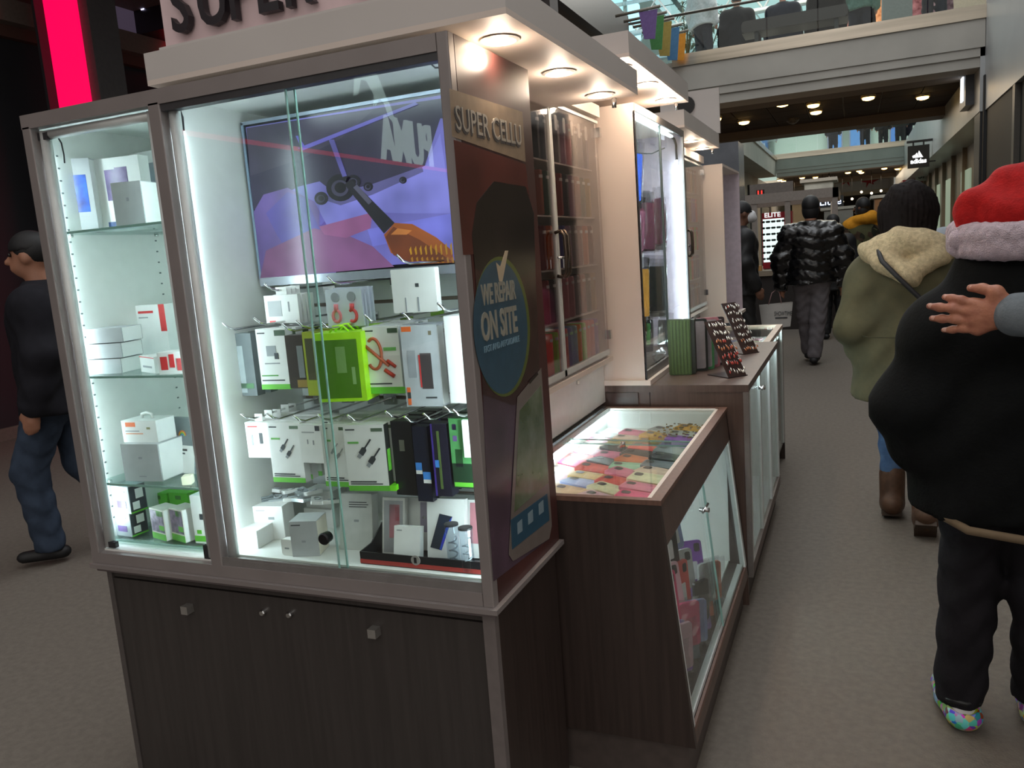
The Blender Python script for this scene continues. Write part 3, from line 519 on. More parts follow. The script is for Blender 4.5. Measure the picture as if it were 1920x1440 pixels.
# ---------------------------------------------------------------- low glass topped showcase
YN, YF = 1.925, 3.10; XL = -.935
def xr(z): return -.455 + (.81 - z) * (.068 / .67)
nc = thing('showcase', 'low dark wood showcase with glass top beside the big display case', 'display case', (-.68, 2.5, 0), world=True)
m = MB()
for y in (YN, YF - .02): m = MB(); m.ext([(XL, .14), (xr(.14), .14), (xr(.8), .8), (XL, .8)], y, y + .02, WOOD, 'y'); m.build('end_panel', nc)
m = MB(); m.box(XL, xr(.14) - .02, YN + .01, YF, .14, .19, WOOD); m.box(XL, XL + .012, YN + .02, YF - .02, .19, .8, WHITE); m.box(XL + .012, -.46, YN + .02, YF - .02, .19, .20, WHITE); m.box(XL + .012, -.455, YF - .026, YF - .02, .2, .8, WHITE); m.box(XL + .012, -.455, YN + .02, YN + .026, .2, .8, WHITE); m.build('interior', nc)
m = MB(); m.box(XL + .012, -.47, YN + .026, YF - .026, .722, .73, WHITE); m.build('tray', nc)
m = MB(); M_ = WOODL
m.box(XL, -.449, YN - .002, YN + .02, .8, .813, M_); m.box(XL, -.449, YF - .02, YF, .8, .813, M_); m.box(-.478, -.449, YN + .02, YF - .02, .8, .813, M_); m.build('top_frame', nc)
m = MB(); m.box(-.49, -.478, YN + .02, YF - .02, .79, .811, mat((225, 215, 205), .4)); m.box(XL, -.478, YF - .03, YF - .02, .77, .811, WHITE); m.build('inner_trim', nc)
m = MB(); m.box(XL - .01, XL + .012, YN, YF - .03, .8, .822, mat((80, 76, 72), .35, .7)); m.box(XL + .018, XL + .028, YN, YF - .03, .8, .818, mat((150, 146, 142), .35, .7)); m.build('rail', nc)
for a, b, z in ((YN + .02, 2.56, .806), (2.52, YF - .03, .801)): m = MB(); m.box(XL + .03, -.48, a, b, z, z + .004, GLASS); m.box(XL + .03, -.48, b - .002 if z > .803 else a, b if z > .803 else a + .002, z, z + .0045, EDGE); m.build('top_glass', nc)
q = W(1168, 832, 'z', .815); m = MB(); m.tube([(q[0], q[1], .806), (q[0], q[1], .822)], .008, CHROME, 12); m.box(q[0] - .004, q[0] + .004, q[1] - .05, q[1] - .005, .812, .818, CHROME); m.build('lock', nc)
def tilt(y0, y1, z0, z1, t, mt, m, off=0):
    a, b = xr(z0) + off, xr(z1) + off; m.add([(a - t, y0, z0), (a, y0, z0), (a, y1, z0), (a - t, y1, z0), (b - t, y0, z1), (b, y0, z1), (b, y1, z1), (b - t, y1, z1)], [(0, 3, 2, 1), (4, 5, 6, 7), (0, 1, 5, 4), (1, 2, 6, 5), (2, 3, 7, 6), (3, 0, 4, 7)], mt)
m = MB(); tilt(YN + .02, YF, .688, .8, .02, WOODT, m); m.build('apron', nc)
m = MB(); tilt(YN + .02, YF, .14, .175, .03, WOODT, m); tilt(YN + .02, YF - .02, .175, .188, .008, WOODL, m, 0); tilt(YN + .02, YF - .02, .175, .188, .006, ALUG, m, -.018); m.build('bottom_rail', nc)
m = MB(); tilt(YF - .05, YF - .02, .188, .688, .02, FRL, m); tilt(YN + .02, YN + .03, .188, .688, .02, FRL, m); tilt(YN + .03, YF - .05, .188, .2, .02, FRL, m, -.01); m.build('window_frame', nc)
for a, b, o in ((YN + .03, 2.545, -.012), (2.515, YF - .05, -.004)): m = MB(); tilt(a, b, .2, .688, .004, GLASS, m, o); tilt(b - .003 if o < -.01 else a, b if o < -.01 else a + .003, .2, .688, .0045, EDGE, m, o); m.build('sliding_pane', nc)
m = MB(); q = W(1321, 950, 'x', -.43); m.tube([(-.44, q[1] - .03, q[2]), (-.41, q[1] - .03, q[2])], .007, CHROME, 10); m.tube([(-.425, q[1] - .06, q[2] + .002), (-.425, q[1] + .03, q[2])], .0045, CHROME, 8); m.build('lock', nc)
m = MB(); m.box(XL, -.412, YN + .03, YF, 0, .14, mat((82, 72, 68), .5, var=.1)); m.build('plinth', nc)
m = MB(); m.box(XL + .03, XL + .042, YN + .03, YF - .05, .700, .712, LED); m.build('led_strip', nc); 
m = MB(); m.box(XL + .014, XL + .024, YN + .04, YF - .04, .775, .785, LED); m.build('led_strip', nc)
# wall panel, glass door cabinet
m = MB(); m.box(-.97, -.937, YN - .02, 3.115, .83, 1.03, mat((226, 224, 220), .5, var=.02)); None; m.box(-.937, -.933, 2.57, 2.6, .955, .975, CHROME) if False else None
q = W(1083, 717, 'x', -.935); m.box(-.937, -.932, q[1] - .01, q[1] + .01, q[2] - .006, q[2] + .006, CHROME); m.build('back_panel', label='plain white panel behind the low showcase under the glass door cabinet', cat='panel', loc=(-.95, 2.5, .83))
def door_cab(y0, y1, lab, z0=1.035, z1=1.925, xf=-.893, ym=None):
    ym = ym or (y0 + y1) / 2; th = thing('wall_cabinet', lab, 'cabinet', (-1.0, (y0 + y1) / 2, z0), world=True); CW = mat((206, 200, 196), .5, var=.03)
    m = MB(); m.box(-1.11, -1.10, y0, y1, z0, z1, CW); m.box(-1.11, xf - .012, y0, y1, z0 - .012, z0, CW); m.box(-1.11, xf - .012, y0, y1, z1, z1 + .012, CW); m.box(-1.11, xf - .012, y0 - .012, y0, z0, z1, CW); m.box(-1.11, xf - .012, y1, y1 + .012, z0, z1, CW); m.build('shell', th)
    m = MB(); m.box(-1.0, xf + .012, y0, y1, z1 + .012, z1 + .055, CREAM); m.build('header', th)
    m = MB(); m.box(-1.0, xf + .006, y0, y1 + .03, z0 - .03, z0 - .012, CREAM); m.build('sill', th)
    for k in range(1, 5): m = MB(); z = z0 + (z1 - z0) * k / 5; m.box(-1.10, xf - .03, y0, y1, z - .005, z, CW); m.build('shelf', th)
    for a, b in ((y0, ym), (ym, y1)):
        m = MB(); m.box(xf - .006, xf, a + .004, b - .004, z0 + .02, z1 - .01, glass((.86, .84, .83), 5, .06)); d = m.build('glass_door', th)
        m = MB(); m.box(xf - .01, xf + .003, a + .002, b - .002, z0, z0 + .02, FRL); m.box(xf - .01, xf + .003, a + .002, b - .002, z1 - .01, z1, FRL); e = b if a == y0 else a; s = -1 if a == y0 else 1
        m.box(xf - .01, xf + .003, e + s * .002, e + s * .011, z0, z1, FRL); m.build('door_edge', d)
        m = MB()
        if b == y1:
            for z in (z0 + .06, z1 - .06): m = MB(); m.box(xf - .004, xf + .012, b - .012, b + .01, z, z + .035, CHROME); m.build('hinge', d)
    m = MB(); zc = (z0 + z1) / 2 - .04; BZ = mat((96, 84, 74), .25, .9)
    for s in (-1, 1): m.tube([(xf, ym + s * .016, zc - .07), (xf + .02, ym + s * .018, zc - .075), (xf + .032, ym + s * .018, zc - .06), (xf + .034, ym + s * .018, zc), (xf + .032, ym + s * .018, zc + .06), (xf + .02, ym + s * .018, zc + .075), (xf, ym + s * .016, zc + .07)], .006, BZ, 8)
    m.tube([(xf + .01, ym - .03, zc - .01), (xf + .028, ym, zc - .012), (xf + .01, ym + .03, zc - .02)], .004, CHROME, 8); m.box(xf + .02, xf + .035, ym - .012, ym + .012, zc - .045, zc - .015, CHROME); m.build('handle', th)
    return th
YM = W(1045, 460, 'x', -.893)[1]
door_cab(1.94, 3.06, 'glass door cabinet full of phone cases above the low showcase', ym=YM)
door_cab(4.14, 5.40, 'second glass door cabinet, beyond the tower case')
# tower case
YA, YB = 3.12, 4.10
def tower(y0, y1, x1, z0, z1, lab, full=True):
    th = thing('tower_case', lab, 'display case', (-.87, (y0 + y1) / 2, z0), world=True)
    m = MB(); m.box(-1.0 if full else -.95, x1, y0, y0 + .018, z0 + .02, z1, CREAM); m.build('side_panel', th)
    m = MB(); m.box(-1.0, x1, y1 - .018, y1, z0 + .02, z1, mat((214, 200, 214), .5)); m.build('side_panel', th)
    m = MB(); m.box(-1.0, -.985, y0 + .018, y1 - .018, z0 + .02, z1, WHITE); m.build('back_panel', th)
    m = MB(); m.box(-1.0, x1, y0 + .018, y1 - .018, z1 - .015, z1, CREAM); m.build('top_panel', th); m = MB(); m.box(-1.0, x1 - .02, y0 + .018, y1 - .018, z0 + .02, z0 + .035, mat((120, 100, 88), .5)); m.build('floor_panel', th)
    m = MB(); m.box(-1.02, x1 + .02, y0 - .012, y1 + .01, z0, z0 + .02, CREAM); m.build('base_ledge', th)
    if full:
        m = MB(); m.box(x1 - .004, x1 + .004, y0 + .002, y1, z1 - .03, z1, ALUG); m.box(x1 - .004, x1 + .004, y1 - .03, y1, z0 + .02, z1 - .03, ALU); m.box(x1 - .004, x1 + .004, y0, y0 + .006, z0 + .02, z1 - .03, DARK); m.box(x1 - .004, x1 + .004, y0 + .006, y1 - .03, z0 + .02, z0 + .055, ALUG); m.build('frame', th)
        for a, b, o in ((y0 + .006, (y0 + y1) / 2 + .0, -.01), ((y0 + y1) / 2 - .02, y1 - .03, -.002)): m = MB(); m.box(x1 + o - .004, x1 + o, a, b, z0 + .055, z1 - .03, GLASS); m.box(x1 + o - .005, x1 + o + .001, (b if o < -.005 else a) - .004, (b if o < -.005 else a) + .004, z0 + .055, z1 - .03, mat((70, 82, 80), .3)); m.build('sliding_pane', th)
        m = MB(); m.box(x1 - .034, x1 - .02, y0 + .05, y1 - .15, z1 - .042, z1 - .034, LED); m.build('led_strip', th)
        m = MB(); m.box(x1 - .028, x1 - .02, y1 - .06, y1 - .05, z0 + .1, z1 - .14, LED); m.build('led_strip', th)
        m = MB(); m.box(x1 - .034, x1 - .02, y0 + .022, y0 + .032, z0 + .1, z1 - .06, LED); m.build('led_strip', th)
        m = MB(); m.tube([(x1 - .025, y1 - .15, z1 - .04), (x1 - .024, y1 - .10, z1 - .045), (x1 - .022, y1 - .07, z1 - .07), (x1 - .026, y1 - .055, z1 - .10), (x1 - .024, y1 - .055, z1 - .14)], .006, BLACK, 8); m.tube([(-.97, y0 + .3, z1 - .1), (-.9, y0 + .5, z1 - .13), (-.86, y0 + .7, z1 - .12), (-.82, y0 + .8, z1 - .09)], .003, DARK, 6); m.build('wire', th)
    return th
tower(YA, YB, -.765, .897, 1.985, 'cream tower display case with lit glass side standing on the wooden counter')
tower(5.46, 6.3, -.775, .90, 1.93, 'farther cream tower case behind the third showcase', False)
# wooden counter under the tower
c2 = thing('counter', 'dark wood counter with lit glass side under the tower case', 'counter', (-.68, 3.75, 0), world=True)
m = MB(); m.box(-.99, -.371, 3.117, 4.43, .868, .896, WOODT); m.build('countertop', c2)
m = MB(); m.box(-.99, -.755, 3.122, 3.14, .0, .868, WOODT); m.build('front_panel', c2); m = MB(); m.box(-.752, -.392, 3.122, 3.14, .0, .868, WOODT); m.build('front_panel', c2)
q0 = W(1128, 736, 'y', 3.118); m = MB(); m.box(-.95, -.80, 3.114, 3.122, .70, q0[2], mat((72, 56, 50), .4, kind='wood', sc=5)); m.build('drawer', c2)
m = MB(); m.box(-.392, -.372, 3.118, 3.14, .12, .868, mat((128, 122, 118), .4, .3)); m.build('corner_post', c2)
m = MB(); m.box(-.99, -.388, 3.14, 4.43, .12, .16, WHITE); m.box(-.99, -.975, 3.14, 4.43, .16, .868, WHITE); m.box(-.975, -.388, 4.41, 4.43, .16, .868, WHITE); m.box(-.975, -.388, 3.141, 3.15, .16, .868, WHITE); m.build('interior', c2)
m = MB()
for y in (3.15, 3.55, 3.98, 4.38): m.box(-.388, -.374, y, y + .04, .16, .868, FRL)
m.box(-.388, -.372, 3.14, 4.43, .12, .17, WOODT); m.build('window_frame', c2)
for y in (3.19, 3.59, 4.02): m = MB(); m.box(-.384, -.380, y, y + .36, .17, .868, GLASS); m.build('glass_pane', c2)
m = MB(); m.tube([(-.378, 3.53, .81), (-.35, 3.53, .81)], .008, CHROME, 10); m.tube([(-.36, 3.49, .81), (-.36, 3.58, .81)], .005, CHROME, 8); m.build('lock', c2)
m = MB(); m.box(-.99, -.40, 3.16, 4.43, 0, .12, mat((70, 62, 58), .6)); m.build('plinth', c2)
m = MB(); m.box(-.42, -.41, 3.2, 4.38, .856, .864, LED); m.build('led_strip', c2)
# third showcase
c3 = thing('showcase', 'third showcase with a pale glass top, beyond the counter with key charms', 'display case', (-.6, 4.95, 0), world=True)
m = MB(); m.box(-.96, -.42, 4.46, 4.48, 0, .86, WOOD); m.build('end_panel', c3); m = MB(); m.box(-.96, -.42, 5.38, 5.40, 0, .86, WOOD); m.build('end_panel', c3)
m = MB(); m.box(-.96, -.44, 4.48, 5.38, .80, .81, WHITE); m.box(-.96, -.44, 4.48, 5.38, .1, .12, WHITE); m.box(-.96, -.95, 4.48, 5.38, .12, .86, WHITE); m.build('interior', c3)
m = MB(); R_ = mat((206, 188, 172), .5)
m.box(-.96, -.42, 4.46, 4.49, .86, .885, R_); m.box(-.96, -.42, 5.37, 5.40, .86, .885, R_); m.box(-.455, -.42, 4.49, 5.37, .86, .885, R_); m.build('top_frame', c3)
m = MB(); m.box(-.96, -.455, 4.49, 5.37, .874, .878, GLASS); m.build('top_glass', c3)
m = MB()
for y in (4.48, 4.9, 5.33): m.box(-.435, -.42, y, y + .04, .12, .86, FRL)
m.build('window_frame', c3)
for y in (4.52, 4.94): m = MB(); m.box(-.43, -.426, y, y + .38, .12, .86, GLASS); m.build('glass_pane', c3)
m = MB(); m.box(-.47, -.46, 4.5, 5.36, .84, .848, LED); m.build('led_strip', c3)
# ================================================================ goods
GRN = mat((104, 190, 60), .45); NEON = mat((176, 240, 30), .35); ORG = mat((235, 110, 50), .5); REDP = mat((214, 60, 62), .45); INK = mat((60, 64, 68), .5); INKL = mat((150, 154, 158), .5)
BLU = mat((46, 56, 120), .25, var=.3, sc=20, c2=(60, 110, 220)); PUR = mat((120, 96, 150), .25, var=.2, sc=18, c2=(80, 60, 110))
def carton(lab, cat, u0, u1, vt, vb, y, d, mt, z=None, yaw=0, lean=0, prints=(), side=None, name='carton', group=None, rbox=0, hang=False, tab=None):
    """a box whose front face spans the photo rectangle on the plane y; prints are thin panels on the front (or side) in 0..1 coordinates"""
    vm = (vt + vb) / 2; a = W(u0, vm, 'y', y); b = W(u1, vm, 'y', y); uc = (u0 + u1) / 2; z1 = W(uc, vt, 'y', y)[2]; z0 = W(uc, vb, 'y', y)[2] if z is None else z
    w_, h_ = b[0] - a[0], z1 - z0; cx = (a[0] + b[0]) / 2
    th = thing(name, lab, cat, (cx, y, z0), math.radians(yaw), group); th.rotation_euler[0] = math.radians(lean)
    m = MB(); (m.rbox(-w_ / 2, w_ / 2, 0, d, 0, h_, mt, rbox, ax='y') if rbox else m.box(-w_ / 2, w_ / 2, 0, d, 0, h_, mt))
    body = m.build('box_body', th)
    P = {}
    for nm, x0, x1, za, zb, mm in prints: P.setdefault(nm, MB()).box(-w_ / 2 + x0 * w_, -w_ / 2 + x1 * w_, -.0007 - .0002 * (len(P[nm].f) // 6 % 6 if nm in P else 0), 0, za * h_, zb * h_, mm)
    for nm in P: P[nm].build(nm, th)
    if side: m = MB(); m.box(w_ / 2, w_ / 2 + .0008, d * .04, d * .96, h_ * .02, h_ * .98, side); m.build('side_panel', th)
    if tab: m = MB(); m.box(-w_ * .16, w_ * .16, d * .45, d * .5, h_, h_ + .02, tab); m.build('hang_tab', th)
    th['dim'] = (w_, d, h_); return th
def cable(th, x, z, s, mt, ang=.9, n=2):
    """printed cable plug picture"""
    for k in range(n):
        m = MB(); X, Z = x + k * .016 * s, z - k * .016 * s; c_, s_ = math.cos(ang), math.sin(ang)
        def Q(a, b): return (X + a * c_ * s - b * s_ * s, Z + a * s_ * s + b * c_ * s)
        m.ext([Q(0, -.005), Q(.012, -.005), Q(.015, -.0015), Q(.034, -.0015), Q(.034, .0015), Q(.015, .0015), Q(.012, .005), Q(0, .005)], -.0012, -.0004, mt, 'y'); m.ext([Q(-.008, -.0035), Q(0, -.0035), Q(0, .0035), Q(-.008, .0035)], -.0013, -.0004, INKL, 'y'); m.build('printed_plug', th)
SA, SB, SC, SD = 1.594, 1.212, .916, .748; G1 = 'goods on the left shelves'
# shelf A
carton('white phone box with a blue phone picture, leftmost on the top shelf', 'box', 118, 165, 296, 428, 1.60, .05, BOXG, SA, yaw=28, prints=[('printed_phone', .22, .85, .28, .78, BLU)], side=BOXW)
carton('white phone box with a purple phone picture on the top shelf', 'box', 188, 262, 293, 425, 1.66, .04, BOXW, SA, yaw=8, prints=[('printed_phone', .22, .52, .42, .84, PUR), ('printed_phone', .45, .72, .5, .86, PUR), ('printed_band', .15, .9, .02, .13, mat((70, 90, 140), .4))])
carton('plain pale grey square box standing in front on the top shelf', 'box', 217, 263, 340, 421, 1.545, .07, BOXG, SA, yaw=12, prints=[('logo', .47, .55, .56, .64, INKL)], side=BOXW)
carton('white box with a grey slanted flap at the back right of the top shelf', 'box', 252, 300, 283, 420, 1.78, .05, BOXW, SA, prints=[('printed_band', .3, .95, .4, .85, mat((150, 158, 166), .4))])
# shelf B
for k in range(3): carton(('lowest', 'middle', 'topmost')[k] + ' of three stacked white boxes on the second shelf', 'box', 168, 222, 674 - 29 * k, 703 - 29 * k, 1.56, .09, BOXG, SB + k * (W(190, 645, 'y', 1.56)[2] - W(190, 674, 'y', 1.56)[2]) * 1.0, yaw=10 + 2 * k, side=BOXW, group=None)
carton('white and red battery case box standing on the second shelf', 'box', 262, 316, 571, 700, 1.74, .05, BOXW, SB, prints=[('red_edge', .8, 1, .55, 1, REDP), ('printed_text', .08, .6, .86, .9, REDP), ('printed_text', .08, .4, .78, .8, INKL)])
t = carton('low white box lying turned on the second shelf', 'box', 248, 305, 668, 703, 1.57, .09, BOXW, SB, yaw=-24, prints=[('red_line', 0, 1, .9, .96, REDP), ('printed_text', .2, .8, .3, .42, INKL)], side=BOXW)
carton('small white box with red print at the right end of the second shelf', 'box', 300, 345, 660, 704, 1.54, .05, BOXW, SB, yaw=10, prints=[('red_print', .1, .35, .2, .8, REDP), ('red_print', .42, .6, .3, .9, REDP), ('red_print', .68, .9, .15, .7, mat((214, 90, 92), .45))])
m = MB(); m.box(-.02, .02, 0, .03, 0, .03, GRN); m.build('small_box', label='small green packet behind the red and white battery box', cat='box', loc=(W(310, 575, 'y', 1.8)[0], 1.8, SB + .0)) if False else None
# shelf C
c_ = carton('large white cube shaped box on the third shelf', 'box', 234, 296, 833, 903, 1.55, .10, BOXG, SC, yaw=6, prints=[('logo', .45, .55, .6, .66, INKL), ('printed_text', .4, .6, .12, .15, INKL)], side=BOXW)
zc = SC + c_['dim'][2]
t = carton('small white carry box with handle and orange label, standing on the white cube box', 'box', 232, 292, 789, 833, 1.57, .07, BOXW, zc, yaw=4, prints=[('orange_label', .12, .4, .72, .92, ORG), ('printed_text', .1, .5, .5, .54, INKL), ('printed_text', .1, .6, .38, .42, mat((235, 150, 110), .5)), ('printed_dot', .72, .82, .6, .7, mat((150, 150, 110), .5))]); wd, dd, hh = t['dim']
m = MB(); m.tube([(-.018, dd / 2, hh), (-.017, dd / 2, hh + .012), (0, dd / 2, hh + .016), (.017, dd / 2, hh + .012), (.018, dd / 2, hh)], .004, BOXW, 6); m.build('handle', t)
t = carton('dark and white card box with rainbow print leaning at the right of the third shelf', 'box', 314, 362, 785, 900, 1.64, .02, mat((120, 128, 132), .45), SC, yaw=-8, lean=-8, prints=[('white_lower_half', 0, 1, 0, .5, BOXW), ('printed_text', .1, .7, .4, .44, INK), ('printed_text', .1, .6, .34, .37, INK)])
wd, dd, hh = t['dim']; m = MB(); rb = [(225, 120, 70), (225, 190, 70), (120, 190, 90), (90, 150, 200)]
for k, cc in enumerate(rb): r0 = .017 - .003 * k; P = [(-.002 + r0 * math.cos(a), hh * .66 + r0 * math.sin(a)) for a in np.linspace(.2, PI, 10)] + [(-.002 + (r0 - .003) * math.cos(a), hh * .66 + (r0 - .003) * math.sin(a)) for a in np.linspace(PI, .2, 10)]; m.ext(P[::-1], -.0008, 0, mat(cc, .4), 'y')
m.build('rainbow_print', t)
p = W(348, 893, 'y', 1.54); th = thing('charger', 'small cream wall charger cube lying on the third shelf', 'charger', (p[0], 1.54, SC), .5)
m = MB(); m.rbox(-.012, .014, 0, .024, 0, .024, mat((238, 232, 205), .4), .003); m.build('charger_body', th); m = MB(); [m.box(-.0135, -.012, .005 + i * .007, .009 + i * .007, .006, .018, INKL) for i in range(2)]; m.build('socket', th)
# shelf D
EAR = mat((56, 60, 68), .45)
for k, (u0, u1, vt, vb, y, z, lb) in enumerate(((207, 247, 962, 1012, 1.56, SD, 'lower of the two grey earphone boxes stacked at the left of the bottom shelf'), (205, 244, 912, 962, 1.56, None, 'upper of the two grey earphone boxes stacked at the left of the bottom shelf'), (250, 274, 914, 960, 1.70, .80, 'third grey earphone box, behind the green boxes'))):
    if z is None: z = zt_
    t = carton(lb, 'box', u0, u1, vt, vb, y, .055, mat((150, 156, 160), .4) if k < 2 else EAR, z, yaw=-4, side=EAR, prints=[('printed_flower', .35, .8, .2, .45, PUR), ('printed_text', .3, .8, .78, .82, INKL)] if k < 2 else [('printed_earbuds', .15, .8, .12, .5, BOXW), ('green_edge', 0, 1, 0, .06, GRN)]); zt_ = z + t['dim'][2]
    if k < 2: wd, dd, hh = t['dim']; m = MB(); m.box(wd / 2 + .0008, wd / 2 + .0014, .008, .03, hh * .12, hh * .4, BOXW); m.box(wd / 2 + .0008, wd / 2 + .0014, .02, .045, hh * .5, hh * .85, BOXW); m.box(wd / 2 + .0008, wd / 2 + .0014, 0, dd, 0, hh * .06, GRN); m.build('printed_earbuds', t)
for k, (u0, u1) in enumerate(((279, 314), (316, 349))):
    t = carton(('left', 'right')[k] + ' of two purple printed boxes with green trim on the bottom shelf', 'box', u0, u1, 955, 1018, 1.56, .05, mat((228, 226, 214), .45), SD, yaw=-14, prints=[('printed_picture', .04, .96, .25, .95, mat((96, 84, 104), .4, var=.3, sc=60, c2=(160, 140, 170))), ('green_band', 0, 1, 0, .2, GRN), ('green_label', .5, .95, .78, .95, GRN), ('green_label', .6, .95, .32, .48, GRN)], side=BOXW)
for k, u in enumerate((300, 338)): carton(('left', 'right')[k] + ' of two bright green topped boxes at the back of the bottom shelf', 'box', u - 17, u + 17, 925, 1000, 1.72, .05, GRN, SD, prints=[('printed_mark', .35, .65, .75, .9, mat((80, 130, 60), .5))])
carton('narrow white box with green base at the right end of the bottom shelf', 'box', 362, 388, 930, 1018, 1.56, .06, BOXW, SD, yaw=4, prints=[('green_band', 0, 1, .04, .16, GRN), ('green_label', .2, .5, .2, .28, GRN), ('printed_mark', .5, .9, .5, .62, INK)])
# ---- hooks with hanging packs
def hook(x, z, y0=1.872, y1=1.56, lab='', grp='metal display hooks in the big case', tipw=0):
    th = thing('display_hook', lab, 'hook', (x, y0, z), group=grp); L = y1 - y0; m = MB(); m.tube([(0, 0, 0), (0, L + .02, 0), (-.006, L + .004, .006), (-.013, L - .008, .02)], .0028, CHROME, 8); m.build('rod', th)
    m = MB(); m.box(-.02, .02, -.002, .002, -.018, .012, CHROME); m.build('back_plate', th); return th
HK = 'chrome hook on the slatted back wall of the big case'
def hang(lab, u0, u1, vt, vb, y, d, mt, n=1, pitch=.045, **k):
    cat = k.pop('cat', 'package'); t = carton(lab, cat, u0, u1, vt, vb, y, d, mt, hang=True, **k); x, yy, z = t.location; h_ = t['dim'][2]
    for i in range(1, n): dup(t, lab.split(',')[0] + ', %s behind the front one' % ('first', 'second', 'third', 'fourth', 'fifth')[i - 1], (x + random.uniform(-.004, .004), yy + pitch * i, z + random.uniform(-.003, .003)), (t.rotation_euler[0], 0, t.rotation_euler[2] + random.uniform(-.05, .05)))
    hook(x, z + h_ + .012, y1=yy - .03, lab='chrome hook for the ' + lab.split(',')[0]); return t
TABW = glass((.95, .97, .97), 2)
# row one
hang('white adapter package with red corner mark, left under the monitor', 497, 560, 553, 606, 1.66, .012, BOXW, 4, .02, prints=[('printed_picture', .1, .5, .25, .8, BOXG), ('printed_mark', .7, .74, .4, .75, INKL), ('red_mark', .1, .28, .03, .1, REDP)], tab=BOXW)
t = hang('clear pouch with pink and grey wireless earphone tips, under the monitor', 612, 680, 541, 612, 1.62, .006, mat((210, 216, 228), .2, var=.05), 4, .016)
wd, dd, hh = t['dim']
for s, cc in ((-1, (214, 120, 125)), (1, (214, 70, 72))):
    m = MB(); X = s * wd * .22; m.tube([(X + .011 * math.cos(a), -.002, hh * .28 + .014 * math.sin(a)) for a in np.linspace(-2.2, 2.2 if s > 0 else 4, 14)], .004, mat(cc, .4), 6); m.tube([(X, -.002, hh * .42), (X + .001, -.002, hh * .6)], .006, mat(cc, .4), 6); m.lathe([(.012, .001), (.012, -.002), (.007, -.002)], (X, 0, hh * .78), mat((150, 154, 160), .4), 16, ax='y'); m.build('earphone_loop', t)
hang('plain white flat box with a small dark square logo, right under the monitor', 735, 818, 503, 586, 1.58, .02, BOXW, 1, rbox=.003, prints=[('logo', .54, .62, .58, .66, INK), ('printed_pin', .28, .31, .02, .35, INKL), ('printed_pin', .56, .6, .02, .35, INKL)])
# row two
SIL = mat((206, 214, 218), .2, .5, var=.1, sc=12)
t = hang('silver blister pack with dark sides at the far left, second row', 386, 428, 632, 745, 1.60, .045, mat((88, 96, 102), .3), 1, .06, prints=[('clear_window', .05, .85, .04, .8, SIL), ('inner_card', .4, .9, .1, .68, INKL), ('header_card', .05, .95, .84, .98, SIL)], tab=TABW)
hang('grey and black blister pack beside the silver one, second row', 432, 476, 625, 742, 1.63, .03, mat((96, 102, 104), .35), 3, .05, prints=[('clear_window', .05, .6, .05, .8, mat((150, 158, 160), .3)), ('green_edge', .1, .9, .12, .2, mat((80, 120, 80), .5))])
t = hang('white car charger box with green base strip, second row', 486, 540, 616, 730, 1.60, .028, BOXW, 4, .045, prints=[('green_band', 0, 1, 0, .085, GRN), ('header_card', .62, .98, .88, .97, mat((70, 90, 70), .5)), ('printed_text', .05, .3, .92, .94, INK), ('printed_text', .05, .6, .22, .24, mat((90, 160, 80), .5)), ('printed_text', .05, .8, .14, .16, INK), ('printed_charger', .3, .62, .55, .72, INKL), ('printed_charger', .55, .68, .5, .6, INK), ('printed_cable', .2, .7, .42, .44, INKL)], yaw=3)
hang('dark brown boxed cable with a silver plug picture, second row', 540, 588, 628, 728, 1.60, .03, mat((62, 52, 48), .4), 4, .045, prints=[('printed_plug', .4, .62, .2, .8, mat((130, 132, 138), .3)), ('printed_text', .3, .7, .02, .16, mat((150, 120, 60), .5))], yaw=4)
t = hang('dark box with yellow and green trim, partly behind the neon green box', 572, 612, 622, 742, 1.60, .03, mat((150, 160, 40), .4), 2, .05, prints=[('printed_picture', .1, .9, .25, .9, mat((70, 66, 40), .4))])
t = hang('neon green window box in the middle of the second row', 596, 678, 624, 753, 1.545, .075, NEON, 3, .09, prints=[('dark_window', .05, .9, .05, .9, mat((78, 130, 22), .2)), ('printed_mark', .45, .65, .42, .8, mat((140, 180, 110), .4)), ('printed_mark', .75, .82, .25, .5, mat((140, 180, 110), .4))], yaw=10)
wd, dd, hh = t['dim']; m = MB()
for k in range(3): m.tube([(-.02, .01 + k * .03, hh), (-.01, .01 + k * .03, hh + .014), (.01, .02 + k * .03, hh + .014), (.022, .024 + k * .03, hh)], .003, NEON, 6)
m.build('hang_loop', t)
t = hang('white box picturing an orange coiled cable, second row', 686, 750, 612, 738, 1.585, .025, BOXW, 4, .04, prints=[('green_band', -.01, 1.06, -.0, .1, GRN), ('header_card', .7, .98, .9, .97, mat((70, 90, 70), .5)), ('printed_text', .05, .3, .93, .95, INK), ('printed_text', .55, .9, .64, .69, mat((120, 190, 100), .5)), ('printed_text', .05, .7, .14, .16, INK)], yaw=4)
wd, dd, hh = t['dim']; m = MB(); O_ = mat((178, 84, 52), .4); m.tube([(-wd * .22 + .024 * math.cos(a) * .8, -.002, hh * .6 + .036 * math.sin(a)) for a in np.linspace(-2.4, 2.2, 20)], .0038, O_, 6); m.tube([(-wd * .5, -.002, hh * .75), (-wd * .2, -.0025, hh * .6), (wd * .18, -.003, hh * .42)], .004, O_, 6); m.tube([(wd * .05, -.003, hh * .36), (wd * .3, -.003, hh * .26)], .005, mat((196, 60, 40), .4), 6); m.tube([(wd * .14, -.003, hh * .5), (wd * .36, -.003, hh * .4)], .004, mat((196, 60, 40), .4), 6); m.build('printed_cable', t)
